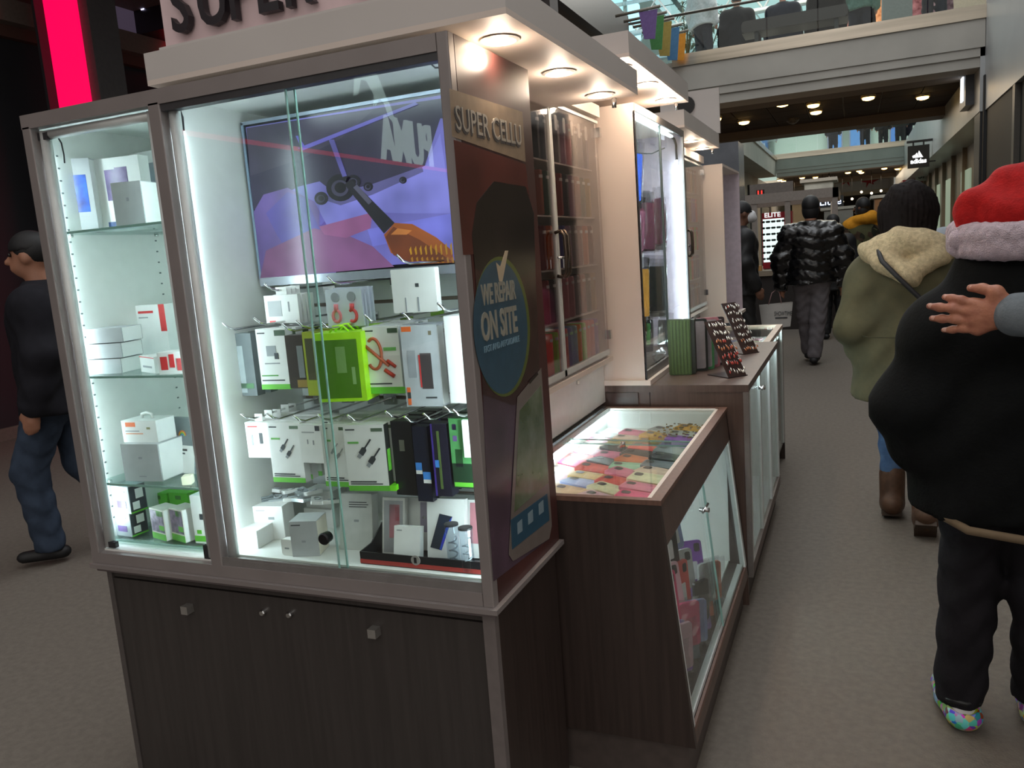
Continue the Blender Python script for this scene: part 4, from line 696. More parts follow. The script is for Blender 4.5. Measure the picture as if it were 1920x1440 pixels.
t = hang('tall grey and white power bank box with orange marks, second row', 757, 824, 610, 762, 1.57, .035, mat((190, 194, 200), .45), 2, .06, prints=[('orange_label', .04, .3, .93, .99, ORG), ('printed_device', .48, .78, .22, .66, mat((74, 66, 68), .4)), ('printed_device', .44, .48, .24, .64, REDP), ('printed_phone', .14, .36, .36, .7, mat((160, 164, 170), .4)), ('orange_label', .05, .14, .02, .1, ORG), ('orange_label', .05, .14, .18, .24, ORG), ('dark_label', .05, .14, .1, .18, INK), ('printed_text', .55, .85, .1, .12, INK), ('logo', .76, .84, .88, .93, mat((120, 110, 90), .5))], side=BOXW, yaw=3)
hang('bright white box at the far right of the second row', 838, 872, 592, 756, 1.56, .05, BOXW, 2, .07)
# row three
t = hang('small white cable box with a red line, far left of the third row', 464, 506, 792, 858, 1.60, .025, BOXW, 5, .035, prints=[('red_mark', .1, .5, .86, .9, REDP), ('printed_cable', .2, .28, .35, .65, INKL), ('printed_cable', .55, .68, .4, .7, INK)], yaw=4, tab=BOXW)
def usb(lab, u0, u1, vt, vb, y, n, yaw=0, k=1., grey=0, lean=0):
    t = hang(lab, u0, u1, vt, vb, y, .024, BOXW, n, .036, yaw=yaw, prints=[('green_band', 0, 1, 0, .08, GRN), ('printed_text', .05, .28, .92, .94, INK), ('header_card', .68, .96, .9, .95, mat((90, 110, 90), .5)), ('printed_text', .08, .35, .72, .75, mat((110, 180, 90), .5)), ('printed_text', .06, .7, .13, .15, INK), ('printed_text', .06, .85, .1, .115, INK)]); wd, dd, hh = t['dim']; cable(t, -wd * .12, hh * .56, k, INK if not grey else INKL); return t
usb('white cable box with black USB plug picture and green base, third row left', 508, 566, 793, 904, 1.585, 5, 3)
hang('small plain white adapter box with dark corner, third row', 562, 604, 797, 868, 1.575, .02, BOXW, 4, .035, prints=[('dark_corner', .75, .95, .85, .98, INK), ('printed_text', .15, .7, .8, .82, INKL), ('printed_mark', .35, .4, .5, .62, INKL), ('printed_mark', .6, .65, .48, .6, INKL)])
usb('white cable box with faint plug picture behind the pane edge, third row', 606, 656, 795, 912, 1.60, 5, 2, .8, 1)
t = usb('largest white cable box with black USB plug picture, third row centre', 652, 722, 797, 920, 1.555, 5, 8, 1.35); wd, dd, hh = t['dim']
m = MB(); m.box(wd / 2, wd / 2 + .001, 0, .024, 0, hh, mat((40, 44, 42), .4)); m.box(wd / 2 + .001, wd / 2 + .0018, .004, .02, hh * .3, hh * .62, GRN); m.build('side_panel', t); m = MB(); m.box(wd / 2, wd / 2 + .016, 0, .024, 0, hh * .08, mat((130, 240, 40), .4)); m.build('base_tab', t)
BK = mat((30, 31, 36), .3)
hang('black package with a small pale emblem, third row', 738, 776, 790, 928, 1.58, .03, BK, 4, .045, prints=[('emblem', .35, .6, .6, .75, mat((110, 110, 100), .5))])
hang('black package with blue stickers, third row', 778, 806, 800, 940, 1.57, .03, mat((26, 30, 48), .3), 4, .045, prints=[('blue_sticker', .05, .45, .42, .52, mat((70, 140, 225), .4)), ('white_sticker', .05, .45, .37, .42, BOXW), ('blue_sticker', .5, 1, .3, .4, mat((70, 140, 225), .4)), ('white_sticker', .5, 1, .25, .3, BOXW)])
hang('black package with violet spine and blue sticker, third row right', 812, 842, 795, 930, 1.565, .035, mat((34, 32, 48), .3), 3, .05, prints=[('violet_spine', 0, .1, 0, 1, mat((70, 50, 140), .4)), ('blue_sticker', .12, .4, .4, .5, mat((70, 140, 225), .4)), ('spine', .35, .5, .1, .9, mat((90, 110, 60), .4))])
hang('green and black headphone package, far right of the third row', 846, 884, 782, 915, 1.565, .04, mat((34, 58, 40), .35), 2, .06, prints=[('green_panel', 0, 1, .35, .98, mat((84, 150, 90), .35)), ('printed_ring', .15, .35, .82, .9, PUR), ('printed_ring', .15, .35, .66, .74, PUR), ('printed_headphones', .2, .55, .3, .55, BK), ('green_edge', .05, 1, .02, .08, GRN)])
hang('small bright white box over the green headphone package', 868, 888, 788, 858, 1.555, .03, BOXW, 1)
# case floor
ZF = ZB + .0505
carton('open white box at the left front corner of the big case floor', 'box', 428, 482, 995, 1046, 1.55, .075, BOXW, ZF, yaw=4, prints=[('printed_text', .15, .8, .78, .82, INKL), ('printed_dot', .3, .34, .4, .46, INKL)], side=BOXW)
t = carton('white box standing behind the left corner box on the case floor', 'box', 482, 530, 950, 1035, 1.62, .06, BOXW, ZF, yaw=10, prints=[('printed_text', .1, .4, .86, .88, INKL), ('printed_mark', .5, .7, .6, .68, INKL)], side=BOXW)
carton('grey faced white cube box beside the round lock on the case floor', 'box', 549, 592, 978, 1040, 1.535, .07, BOXG, ZF, yaw=16, prints=[('printed_text', .06, .4, .88, .91, INK), ('printed_mark', .4, .55, .4, .46, INKL)], side=mat((226, 218, 200), .45))
carton('white box at the back on the case floor behind the cube box', 'box', 574, 626, 920, 960, 1.74, .06, mat((210, 212, 208), .4), .80, prints=[('printed_text', .2, .8, .3, .34, INKL)])
carton('upright plain white box lending its top to the white pile on the case floor', 'box', 574, 628, 955, 1028, 1.73, .08, BOXW, ZF, prints=[('printed_mark', .4, .6, .5, .55, INKL)])
carton('small rounded white charger on the case floor in front of the cube box', 'charger', 528, 548, 1012, 1042, 1.53, .02, BOXW, ZF, rbox=.006, prints=[('printed_mark', .3, .7, .4, .5, INKL)])
carton('grey white leaning card box with printed lines, centre of the case floor', 'box', 636, 692, 930, 1052, 1.60, .035, mat((196, 198, 196), .45), ZF, lean=-10, yaw=6, prints=[('printed_text', .3, .85, .84, .855, INK), ('printed_text', .3, .9, .8, .815, INK), ('printed_text', .3, .85, .76, .775, INK), ('printed_mark', .45, .6, .5, .54, INKL)], side=BOXW)
th = thing('cable_pouch', 'clear pouch of coiled grey cable on white boxes at the left of the case floor', 'pouch', (W(478, 940, 'y', 1.63)[0], 1.66, ZF + .085), .3)
m = MB(); m.rbox(-.045, .045, -.02, .045, -.002, .0, mat((224, 226, 222), .3), .01, ax='z'); m.build('pouch_back', th); m = MB(); m.tube([(.028 * math.cos(a), .012 + .022 * math.sin(a), .004 + a * .0008) for a in np.linspace(0, 19, 70)], .0022, mat((120, 128, 132), .35), 5); m.build('coiled_cable', th)
random.seed(5)
for k in range(9):
    u = 520 + (k % 5) * 24 + random.uniform(-6, 6); y = 1.68 + .03 * (k // 5); p = W(u, 930, 'y', y); th = thing('small_pack', 'small white and silver cable pack, %s in the heap on the case floor' % ('first', 'second', 'third', 'fourth', 'fifth', 'sixth', 'seventh', 'eighth', 'ninth')[k], 'package', (p[0], y, ZF + .09 + .012 * (k // 5)), random.uniform(-1, 1)); th.rotation_euler[0] = random.uniform(-.3, .3)
    m = MB(); m.rbox(-.024, .024, -.016, .016, 0, .009, random.choice([BOXW, BOXW, SIL]), .004, ax='z'); m.build('pack_body', th); m = MB(); m.tube([(.010 * math.cos(a), .008 * math.sin(a), .011) for a in np.linspace(0, 6, 12)], .0018, random.choice([INKL, BOXG]), 5); m.build('coil', th)
# black counter tray with phones
tr = thing('counter_tray', 'black cardboard display tray with a red front edge, right on the case floor', 'tray', (W(790, 1050, 'y', 1.525)[0], 1.525, ZF), 0)
xa, xb = W(676, 1050, 'y', 1.525)[0], W(902, 1060, 'y', 1.525)[0]; xm = tr.location[0]; xa -= xm; xb -= xm; xb = min(xb, -.752 - xm)
m = MB(); m.box(xa, xb, 0, .12, 0, .004, BK); m.box(xa, xb, 0, .003, .004, .030, BK); m.ext([(0, .004), (.12, .004), (.12, .075), (.05, .034), (0, .030)], xa, xa + .003, BK, 'x'); m.ext([(0, .004), (.12, .004), (.12, .075), (.05, .034), (0, .030)], xb - .003, xb, BK, 'x'); m.build('tray_body', tr)
m = MB(); m.box(xa, xb, -.001, 0, .002, .012, mat((176, 52, 46), .45)); m.build('red_edge', tr)
m = MB(); q = W(777, 1046, 'y', 1.52)[0] - xm; m.lathe([(.012, 0), (.012, -.0015), (.009, -.0016)], (q, 0, .021), mat((165, 160, 158), .4), 20, ax='y'); m.box(q - .004, q + .003, -.0022, -.001, .014, .028, BK); m.build('emblem', tr)
def phonebox(lab, u0, u1, vt, vb, y, pr, lean=-12, yaw=4, mt=BOXW): return carton(lab, 'box', u0, u1, vt, vb, y, .02, mt, ZF + .006, lean=lean, yaw=yaw, prints=pr)
pk = mat((196, 130, 140), .3)
phonebox('grey framed box with a pink phone picture, left in the black tray', 712, 752, 938, 1030, 1.575, [('printed_frame', .08, .92, .05, .95, mat((150, 150, 154), .4)), ('printed_phone', .32, .78, .3, .88, pk), ('red_screen_part', .58, .76, .6, .84, mat((206, 60, 76), .3))], mt=mat((200, 198, 194), .4))
phonebox('white box with a small grey phone picture, behind the middle of the tray', 762, 812, 938, 1010, 1.62, [('printed_phone', .42, .85, .35, .92, mat((160, 150, 172), .3)), ('printed_mark', .5, .6, .6, .66, BOXW)])
phonebox('small plain white box front and centre in the black tray', 735, 782, 990, 1034, 1.545, [('printed_text', .1, .3, .86, .89, INKL)], lean=-14)
t = phonebox('large white box with a dark blue phone picture in the black tray', 798, 866, 940, 1050, 1.565, [('printed_text', .2, .6, .05, .06, INKL)], lean=-10); wd, dd, hh = t['dim']
m = MB(); m.ext([(-wd * .42, hh * .22), (-wd * .12, hh * .18), (wd * .18, hh * .72), (-wd * .16, hh * .76)], -.0012, 0, mat((38, 48, 66), .25), 'y'); m.ext([(-wd * .17, hh * .2), (-wd * .12, hh * .18), (wd * .18, hh * .72), (wd * .04, hh * .6)], -.0018, 0, mat((60, 60, 190), .25, var=.3, sc=30, c2=(40, 90, 200)), 'y'); m.build('printed_phone', t)
phonebox('narrow white box with a pink phone picture at the right end of the tray', 872, 892, 942, 1010, 1.60, [('printed_phone', .2, .95, .25, .95, pk)])
for k, (u, v0, v1, yy) in enumerate(((852, 985, 1052, 1.545), (878, 992, 1058, 1.535))):
    p = W(u, v1, 'y', yy); h_ = W(u, v0, 'y', yy)[2] - ZF - .006; th = thing('clear_jar', ('left', 'right')[k] + ' of two small clear jars with dark lids in the tray corner', 'jar', (p[0], yy, ZF + .006))
    m = MB(); m.lathe([(.015, 0), (.015, h_ * .8), (.016, h_ * .85), (.016, h_)], (0, 0, 0), glass((.85, .9, .95), 3), 16); m.build('jar', th); m = MB(); m.lathe([(.0165, h_), (.0165, h_ + .004), (.012, h_ + .005)], (0, 0, 0), DARK, 16); m.build('lid', th); m = MB(); m.tube([(.009 * math.cos(a), .009 * math.sin(a), h_ * (.1 + .03 * a)) for a in np.linspace(0, 20, 40)], .002, random.choice([INKL, SIL]), 5); m.build('coiled_cable', th)
# ---------------------------------------------------------------- phone cases in the low showcase
def case_parts(L_, Wd, cc, hole, clear=False):
    th = thing('phone_case', '', 'phone case'); mt = mat(cc, .3 if not clear else .12, var=.05)
    m = MB(); m.rbox(-L_ / 2, L_ / 2, -Wd / 2, Wd / 2, 0, .009, mt, .010, ax='z'); m.build('shell', th)
    m = MB(); m.rbox(-L_ / 2 + .004, L_ / 2 - .004, -Wd / 2 + .004, Wd / 2 - .004, .009, .0094, mat(tuple(min(250, int(c * 1.12 + 14)) for c in cc), .22, var=.12, sc=45), .008, ax='z'); m.build('back_face', th)
    m = MB(); m.rbox(-L_ / 2 + .008, -L_ / 2 + .034, Wd / 2 - .034, Wd / 2 - .010, .0092, .0100, mat(hole, .3), .008, ax='z'); m.build('camera_opening', th)
    return th
names = {'pink': (226, 120, 150), 'hot pink': (232, 70, 120), 'coral red': (224, 84, 80), 'orange': (226, 120, 84), 'gold': (196, 150, 70), 'mustard': (206, 170, 90), 'pale blush': (228, 186, 170), 'lilac': (160, 130, 200), 'purple': (134, 76, 176), 'mint green': (160, 208, 180), 'slate grey': (98, 108, 118), 'black': (40, 40, 44), 'cream': (226, 212, 178), 'clear pink': (222, 176, 190), 'clear grey': (176, 178, 178), 'light blue': (150, 164, 214), 'beige': (210, 176, 140)}
rowcol = [  # near end -> far end, window side first
 ['clear pink', 'hot pink', 'pink', 'cream', 'pale blush', 'slate grey', 'black', 'slate grey', 'lilac', 'purple', 'clear grey', 'gold'],
 ['clear grey', 'clear pink', 'cream', 'coral red', 'pink', 'mint green', 'orange', 'black', 'coral red', 'gold', 'gold', 'clear grey'],
 ['clear pink', 'clear grey', 'beige', 'light blue', 'mustard', 'coral red', 'black', 'pink', 'black', 'mustard', 'pale blush', 'pink'],
 ['clear grey', 'light blue', 'clear grey', 'pale blush', 'clear pink', 'beige', 'hot pink', 'coral red', 'clear pink', 'pale blush', 'pink', 'clear grey']]
ordn = ['first', 'second', 'third', 'fourth', 'fifth', 'sixth', 'seventh', 'eighth', 'ninth', 'tenth', 'eleventh', 'twelfth', 'thirteenth', 'fourteenth', 'fifteenth', 'sixteenth']
proto = {}; random.seed(11)
for r in range(4):
    for k in range(12):
        nm = rowcol[r][k]; lab = '%s phone case flat under glass, %s from near end, %s row from aisle' % (nm, ordn[k], ordn[r])
        hole = (60, 56, 60) if nm not in ('black', 'slate grey') else (20, 20, 22); loc = (-.535 - r * .108 + random.uniform(-.008, .008), 1.995 + k * .082 + random.uniform(-.006, .006), .733 + (3 - r) * .0105); rot = (random.uniform(-.05, .05), random.uniform(.03, .09), math.radians(-12 + random.uniform(-15, 13)))
        if nm not in proto: t = proto[nm] = case_parts(.15, .074, names[nm], hole); t['label'] = lab; t['group'] = 'phone cases laid out under the glass top'; t.location = loc; t.rotation_euler = rot
        else: dup(proto[nm], lab, loc, rot)
# extra small charms on some cases
random.seed(3)
m = MB(); GO = mat((226, 200, 130), .2, .9)
for k in range(70): x, y = random.uniform(-.66, -.5), random.uniform(2.72, 2.95); m.box(x, x + random.uniform(.004, .012), y, y + random.uniform(.003, .01), .778, .782, random.choice([GO, CHROME]))
m.build('glitter_chips', label='scattered gold and silver glitter chips at the far end of the low showcase', cat='glitter', kind='stuff', loc=(-.58, 2.83, .778))
# cases hanging behind the slanted side window
random.seed(21); hv = ['coral red', 'lilac', 'hot pink', 'slate grey', 'black', 'clear grey', 'orange', 'clear pink', 'mint green', 'light blue', 'purple', 'clear grey']; hp = {}
for r in range(3):
    for k in range(9):
        nm = hv[(k * 5 + r * 4) % 12]; x = -.475 - .035 * r + random.uniform(-.01, .01); y = 2.0 + k * .098; z = .225 + r * .13 + random.uniform(-.02, .02) - .008 * k
        if k > 7 - r: continue
        lab = '%s phone case behind slanted window, %s from near end, %s row' % (nm, ordn[k], ('lowest', 'middle', 'upper')[r])
        if nm not in hp:
            t = hp[nm] = thing('hanging_phone_case', lab, 'phone case', group='phone cases hanging behind the slanted window'); mm = mat(names[nm], .3, var=.05)
            m = MB(); m.rbox(-.0, .010, -.036, .036, 0, .15, mm, .010, ax='x'); m.build('shell', t); m = MB(); m.rbox(.010, .0108, .008, .028, .112, .14, mat((50, 48, 54), .3), .006, ax='x'); m.build('camera_opening', t); m = MB(); m.rbox(.010, .0106, -.02, .014, .02, .08, mat((222, 220, 222), .4), .004, ax='x'); m.build('paper_insert', t)
        else: t = dup(hp[nm], lab)
        t.location = (x, y, z); t.rotation_euler = (0, math.radians(-9 + random.uniform(-5, 5)), math.radians(random.uniform(-62, -18)))
for k in range(7):
    th = thing('wrapped_phone_case', 'phone case in crinkled clear wrap behind the slanted window, %s from near end' % ordn[k], 'phone case', (-.455, 2.05 + .105 * k, .21 + .02 * (k % 3)), math.radians(-30 - 9 * (k % 4))); m = MB(); m.rbox(-.012, -.002, -.034, .034, 0, .14, mat(names[hv[(k * 7) % 12]], .3, var=.05), .010, ax='x'); m.build('shell', th); random.seed(k); m = MB(); WR0 = glass((.9, .9, .92), 5, .08)
    vs = [(.004 + .008 * random.random(), -.044 + .088 * a / 5, -.01 + .17 * b / 7) for b in range(8) for a in range(6)]; m.add(vs, [(b * 6 + a, b * 6 + a + 1, b * 6 + a + 7, b * 6 + a + 6) for b in range(7) for a in range(5)], WR0); m.build('plastic_wrap', th)
# phone cases on shelves of the glass door cabinets
random.seed(9); sp = {}
def shelfcase(nm, cc, lab, x, y, z, rot):
    if nm not in sp:
        t = sp[nm] = thing('boxed_phone_case', lab, 'phone case', group='phone cases standing in the glass door cabinet'); m = MB(); m.rbox(-.07, .0, -.008, .008, 0, .145, mat(cc, .35, var=.06), .006, ax='y'); m.build('shell', t); m = MB(); m.box(-.004, .0006, -.009, .009, .118, .128, mat((205, 205, 205), .3)); m.build('hang_strip', t)
    else: t = dup(sp[nm], lab)
    t.location = (x, y, z); t.rotation_euler = rot
rows = [('neon', [('neon orange', (255, 96, 60)), ('neon green', (150, 230, 40)), ('hot coral', (250, 110, 90)), ('salmon pink', (240, 120, 130)), ('violet', (150, 120, 210)), ('lilac', (170, 150, 220))]),
        ('b', [('brick red', (130, 50, 50)), ('black', (34, 34, 38)), ('cream', (190, 170, 140)), ('rose', (196, 130, 140)), ('dusty pink', (190, 140, 145)), ('grey', (140, 134, 136))]),
        ('c', [('burgundy', (110, 44, 56)), ('burnt orange', (190, 90, 44)), ('maroon', (90, 44, 50)), ('indigo', (60, 54, 130)), ('mauve', (150, 120, 140)), ('grey', (140, 134, 136))]),
        ('d', [('terracotta', (140, 78, 60)), ('dark green', (50, 80, 66)), ('mustard', (150, 130, 60)), ('brick red', (130, 50, 50)), ('charcoal', (64, 64, 72)), ('mauve', (150, 120, 140))]),
        ('e', [('charcoal', (64, 64, 72)), ('slate', (90, 94, 110)), ('navy', (50, 54, 90)), ('grey', (140, 134, 136)), ('mauve', (150, 120, 140)), ('rose', (196, 130, 140))])]
for r, (q, cs) in enumerate(rows):
    z = 1.036 + .178 * r; n = 11 if r else 14; ys = np.linspace(2.50, 3.02, 9) if r else np.linspace(2.5, 3.02, 11); ys = list(np.linspace(2.0, 2.42, 6)) + list(ys)
    for k, y in enumerate(ys): nm, cc = cs[(k) % 6] if y > 2.45 else rows[(r + 2) % 5][1][k % 6]; shelfcase(nm, cc, '%s phone case, %s shelf of glass door cabinet, %s from near end' % (nm, ('lowest', 'second', 'third', 'fourth', 'top')[r], (ordn + ['seventeenth', 'eighteenth'])[k]), -.925, y, z, (0, 0, math.radians(random.uniform(-6, 6))))
sp2 = list(sp.values())
for r in range(5):
    for k in range(8): t = dup(sp2[(r * 3 + k) % len(sp2)], 'muted phone case, %s shelf of second glass door cabinet, %s from far end' % (('lowest', 'second', 'third', 'fourth', 'top')[r], ordn[k]), (-.925, 5.34 - k * .07, 1.036 + .178 * r), (0, 0, 0), group='phone cases in the second glass door cabinet')
for k, y in enumerate(np.linspace(2.56, 2.98, 6)):
    th = thing('hang_tag', 'white hang tag at the top of the glass door cabinet, %s from near end' % ordn[k], 'tag', (-.915, y, 1.85)); m = MB(); m.rbox(-.001, .001, -.012, .012, 0, .05, mat((225, 225, 222), .3), .006, ax='x'); m.build('tag', th)
th = thing('goods_bag', 'crumpled clear plastic bag with white lettering, upper left behind the near cabinet door', 'bag', (-.925, 2.22, 1.70)); m = MB()
random.seed(2); m.ext([(-.07, 0), (.06, .01), (.08, .09), (.06, .17), (-.05, .175), (-.08, .08)], -.01, .01, glass((.8, .8, .82), 4, .1), 'x'); m.build('bag_film', th); m = MB(); [m.box(.011, .012, -.04 + .02 * k, -.028 + .02 * k, .05, .15, mat((220, 222, 222), .4)) for k in range(4)]; m.build('white_print', th)
# third showcase goods
for k in range(10):
    nm = ['clear pink', 'pink', 'pale blush', 'lilac', 'clear grey', 'coral red', 'cream', 'light blue', 'clear pink', 'pale blush'][k]; dup(proto[nm], '%s phone case under the glass of the third showcase, %s from the near end' % (nm, ordn[k]), (-.60 - .15 * (k % 2), 4.58 + k * .075, .815), (0, 0, math.radians(-12)), group='phone cases in the third showcase')
# ---------------------------------------------------------------- shrink wrapped goods in the tower
random.seed(31); WR = glass((.97, .97, .98), 5, .14)
def crumple(m, w_, h_, d, mt, n=7, M=None):
    """a plastic bag: front sheet with folds, closed to a back sheet"""
    vs = []; nz = n + 3
    for s in (0, 1):
        for i in range(nz + 1):
            for j in range(n + 1):
                a, b = j / n, i / nz; e = math.sin(PI * a) ** .5 * math.sin(PI * min(b * 1.05, 1)) ** .5
                vs.append(((-d * e * .9 - d * .35 * random.random() * e) * (1 if s == 0 else -1) * .5, (a - .5) * w_ * (.86 + .14 * e + .03 * random.random()), b * h_ + .004 * random.random()))
    k = (nz + 1) * (n + 1); fs = []
    for s in (0, 1):
        for i in range(nz):
            for j in range(n): a = s * k + i * (n + 1) + j; q = (a, a + 1, a + n + 2, a + n + 1); fs.append(q if s else q[::-1])
    m.add(vs, fs, mt, M, False)
TW = [('blue tablet case', (50, 80, 200), 3.20, 1.62, .16, .22), ('clear empty bag', (200, 205, 210), 3.30, 1.60, .15, .26), ('orange tablet case', (226, 130, 50), 3.34, 1.45, .10, .22), ('pale green folio', (176, 200, 180), 3.24, 1.38, .14, .2),
      ('pink phone wallet', (220, 110, 140), 3.40, 1.42, .10, .2), ('rose folio', (196, 90, 120), 3.48, 1.40, .10, .24), ('mauve folio', (150, 90, 120), 3.56, 1.42, .10, .24), ('dark plum folio', (96, 60, 84), 3.64, 1.41, .10, .25), ('lilac tablet cover', (176, 140, 170), 3.73, 1.42, .12, .25), ('plum tablet cover', (120, 70, 100), 3.82, 1.44, .11, .25), ('grey checked cover', (150, 150, 158), 3.90, 1.41, .1, .24),
      ('pale blue tablet cover', (190, 215, 222), 3.24, 1.12, .14, .24), ('orange folio', (214, 120, 50), 3.36, 1.14, .10, .24), ('brown strap pack', (130, 80, 50), 3.42, 1.05, .12, .1), ('blue boxed tablet cover', (40, 90, 170), 3.50, 1.16, .12, .22), ('black tablet cover', (60, 66, 72), 3.62, 1.14, .16, .24), ('silver wrapped cover', (190, 190, 196), 3.78, 1.10, .14, .26), ('orange corner cover', (220, 150, 110), 3.92, 1.12, .1, .22),
      ('magenta phone pouch', (200, 70, 140), 3.28, .96, .12, .16), ('bright green case', (90, 200, 90), 3.50, 1.0, .1, .12), ('dark blue case', (50, 54, 74), 3.64, .95, .12, .18), ('grey wrapped case', (110, 112, 120), 3.80, .95, .12, .16)]
for k, (nm, cc, y, z, w_, h_) in enumerate(TW):
    th = thing('wrapped_case', '%s in shrink wrap inside the tower case' % nm, 'tablet case', (-.83 - .026 * (k % 3), y, z), math.radians(random.uniform(-44, -14))); th.rotation_euler[0] = math.radians(random.uniform(-7, 5))
    if 'empty' not in nm: m = MB(); m.rbox(-.012, .004, -w_ * .4, w_ * .4, .01, h_ * .88, mat(tuple(min(250, int(x * 1.35 + 20)) for x in cc), .4, var=.1), .008, ax='x'); m.build('case_body', th)
    m = MB(); crumple(m, w_ * 1.05, h_ * 1.08, .04, WR); m.build('plastic_wrap', th)
for k, y in enumerate((3.16, 3.22)):
    th = thing('flat_case', ('left', 'right')[k] + ' of two yellow edged cases leaning on the tower floor', 'phone case', (-.80, y, .935)); th.rotation_euler = (math.radians(-28), 0, 0); m = MB(); m.rbox(-.10, 0, -.01, .01, 0, .16, mat((170, 150, 60), .4), .004, ax='y'); m.build('shell', th); m = MB(); m.box(.0, .001, -.004, .004, .01, .15, mat((90, 90, 80), .4)); m.build('edge_strip', th)
th = thing('foil_sheet', 'crumpled silver foil sheet lying on the tower floor', 'foil', (-.80, 3.52, .935)); m = MB(); crumple(m, .16, .05, .05, mat((215, 215, 220), .2, .8), 9); m.build('foil', th)
m = MB(); m.rbox(-.008, .008, -.03, .03, 0, .1, mat((200, 205, 215), .4), .02, ax='x'); m.build('white_strap', label='small white toy figure strap hanging low in the tower case', cat='strap', loc=(-.79, 3.30, 1.15))
# ---------------------------------------------------------------- on the counter: tablet covers and key charm racks
random.seed(8); ZC = .896
for k, (nm, cc, x, y, w_, h_, t_) in enumerate((('ribbed moss green tablet cover, front of the row', (54, 70, 34), -.665, 3.36, .115, .235, .03), ('thin dark tablet cover behind the green one', (34, 40, 38), -.625, 3.46, .10, .225, .012), ('teal edged slim tablet cover, middle of the row', (70, 140, 90), -.605, 3.50, .10, .20, .008), ('dusty pink edged tablet cover in the row', (170, 110, 120), -.59, 3.56, .10, .22, .010), ('dark brown tablet cover, last in the row', (50, 40, 42), -.575, 3.62, .10, .215, .014))):
    th = thing('tablet_cover', nm + ', standing on the wooden counter', 'tablet cover', (x, y, ZC + .001), math.radians(2 if k == 0 else 20)); mt = mat(cc, .6, var=.1, sc=60)
    m = MB()
    if k == 0: m.rbox(-w_ / 2, w_ / 2 - .02, 0, t_, 0, h_, mt, .006, ax='y'); m.build('cover', th); [MB().rbox(-w_ / 2 + .012 + i * .014, -w_ / 2 + .020 + i * .014, -.002, 0, .004, h_ - .004, mat((66, 86, 42), .6), .002, ax='y').build('rib', th) for i in range(6)]; m = MB(); m.rbox(w_ / 2 - .02, w_ / 2 - .004, .004, t_ + .01, .004, h_ - .002, mat((28, 32, 24), .4), .004, ax='y'); m.build('spine', th)
    else: m.rbox(-w_ / 2, w_ / 2, 0, t_, 0, h_, mt, .010, ax='y'); m.build('cover', th); m = MB(); m.rbox(-w_ / 2 + .01, w_ / 2 - .01, -.001, 0, .01, h_ - .01, mat((150, 146, 150), .35), .008, ax='y'); m.build('inner_face', th)
RK = mat((58, 40, 36), .35, var=.1)
CH = [mat((228, 226, 216), .2, .6), mat((190, 120, 80), .3, .5), mat((205, 200, 190), .2, .8), mat((170, 60, 50), .35)]
def rack(lab, x, y, sc, yaw):
    th = thing('charm_rack', lab, 'rack', (x, y, ZC + .001), math.radians(yaw)); h_ = .235 * sc; ln = math.radians(33)
    Mr = Matrix.Rotation(-ln, 4, 'Y')   # leans to -x
    m = MB(); m.box(-.004, 0, -.045, .045, 0, h_, RK, Mr); m.build('board', th)
    m = MB(); m.box(-.13, .0, -.05, .05, 0, .003, mat((48, 38, 40), .3)); m.build('foot', th)
    m = MB(); m.box(-.09, -.086, -.045, .045, .003, h_ * .66, mat((44, 34, 34), .4)); m.build('back_support', th) if False else None
    md = None; rows_ = 7
    for r in range(rows_):
        for c in range(8):
            z = h_ * (.12 + .8 * r / (rows_ - 1)); yy = -.038 + c * .011
            if md is None or random.random() < .16:
                m = MB(); mt = random.choice(CH + [CH[0]] * 4); m.tube([(.0, 0, 0), (.012, 0, .002), (.014, 0, -.004)], .0009, CHROME, 4); m.ell((.014, 0, -.010), (.003, .0036, .0075), mt, 6); o = m.build('charm', th); md = o
            else: o = link('charm', md.data, th)
            o.matrix_local = Mr @ Matrix.Translation((0, yy + random.uniform(-.003, .003), z + random.uniform(-.008, .008))) @ Matrix.Rotation(random.uniform(-.3, .3), 4, 'X')
    return th
p = W(1398, 708, 'z', ZC); rack('near charm rack leaning on the counter, full of tiny metal charms', -.432, 3.30, 1.12, -42)
rack('far charm rack leaning on the counter, behind the first one', -.455, 3.98, 1.22, -42)
# ================================================================ people
def rotz(p, a): c, s = math.cos(a), math.sin(a); return np.array([p[0] * c - p[1] * s, p[0] * s + p[1] * c, p[2]])
def skeleton(h, **J):
    s = h / 1.75
    d = dict(head=(0, .02, 1.635), neck=(0, -.01, 1.47), chest=(0, 0, 1.28), waist=(0, 0, 1.08), hip=(0, 0, .95), shL=(-.185, -.01, 1.41), shR=(.185, -.01, 1.41), elL=(-.25, -.04, 1.13), elR=(.25, -.04, 1.13), wrL=(-.26, .03, .88), wrR=(.26, .03, .88),
             hipL=(-.09, 0, .93), hipR=(.09, 0, .93), knL=(-.10, .03, .50), knR=(.10, .03, .50), anL=(-.11, -.02, .09), anR=(.11, -.02, .09), yawL=-.1, yawR=.1, pitL=0, pitR=0)
    d.update(J); return {k: (np.array(v, float) * s if isinstance(v, tuple) else v) for k, v in d.items()}, s
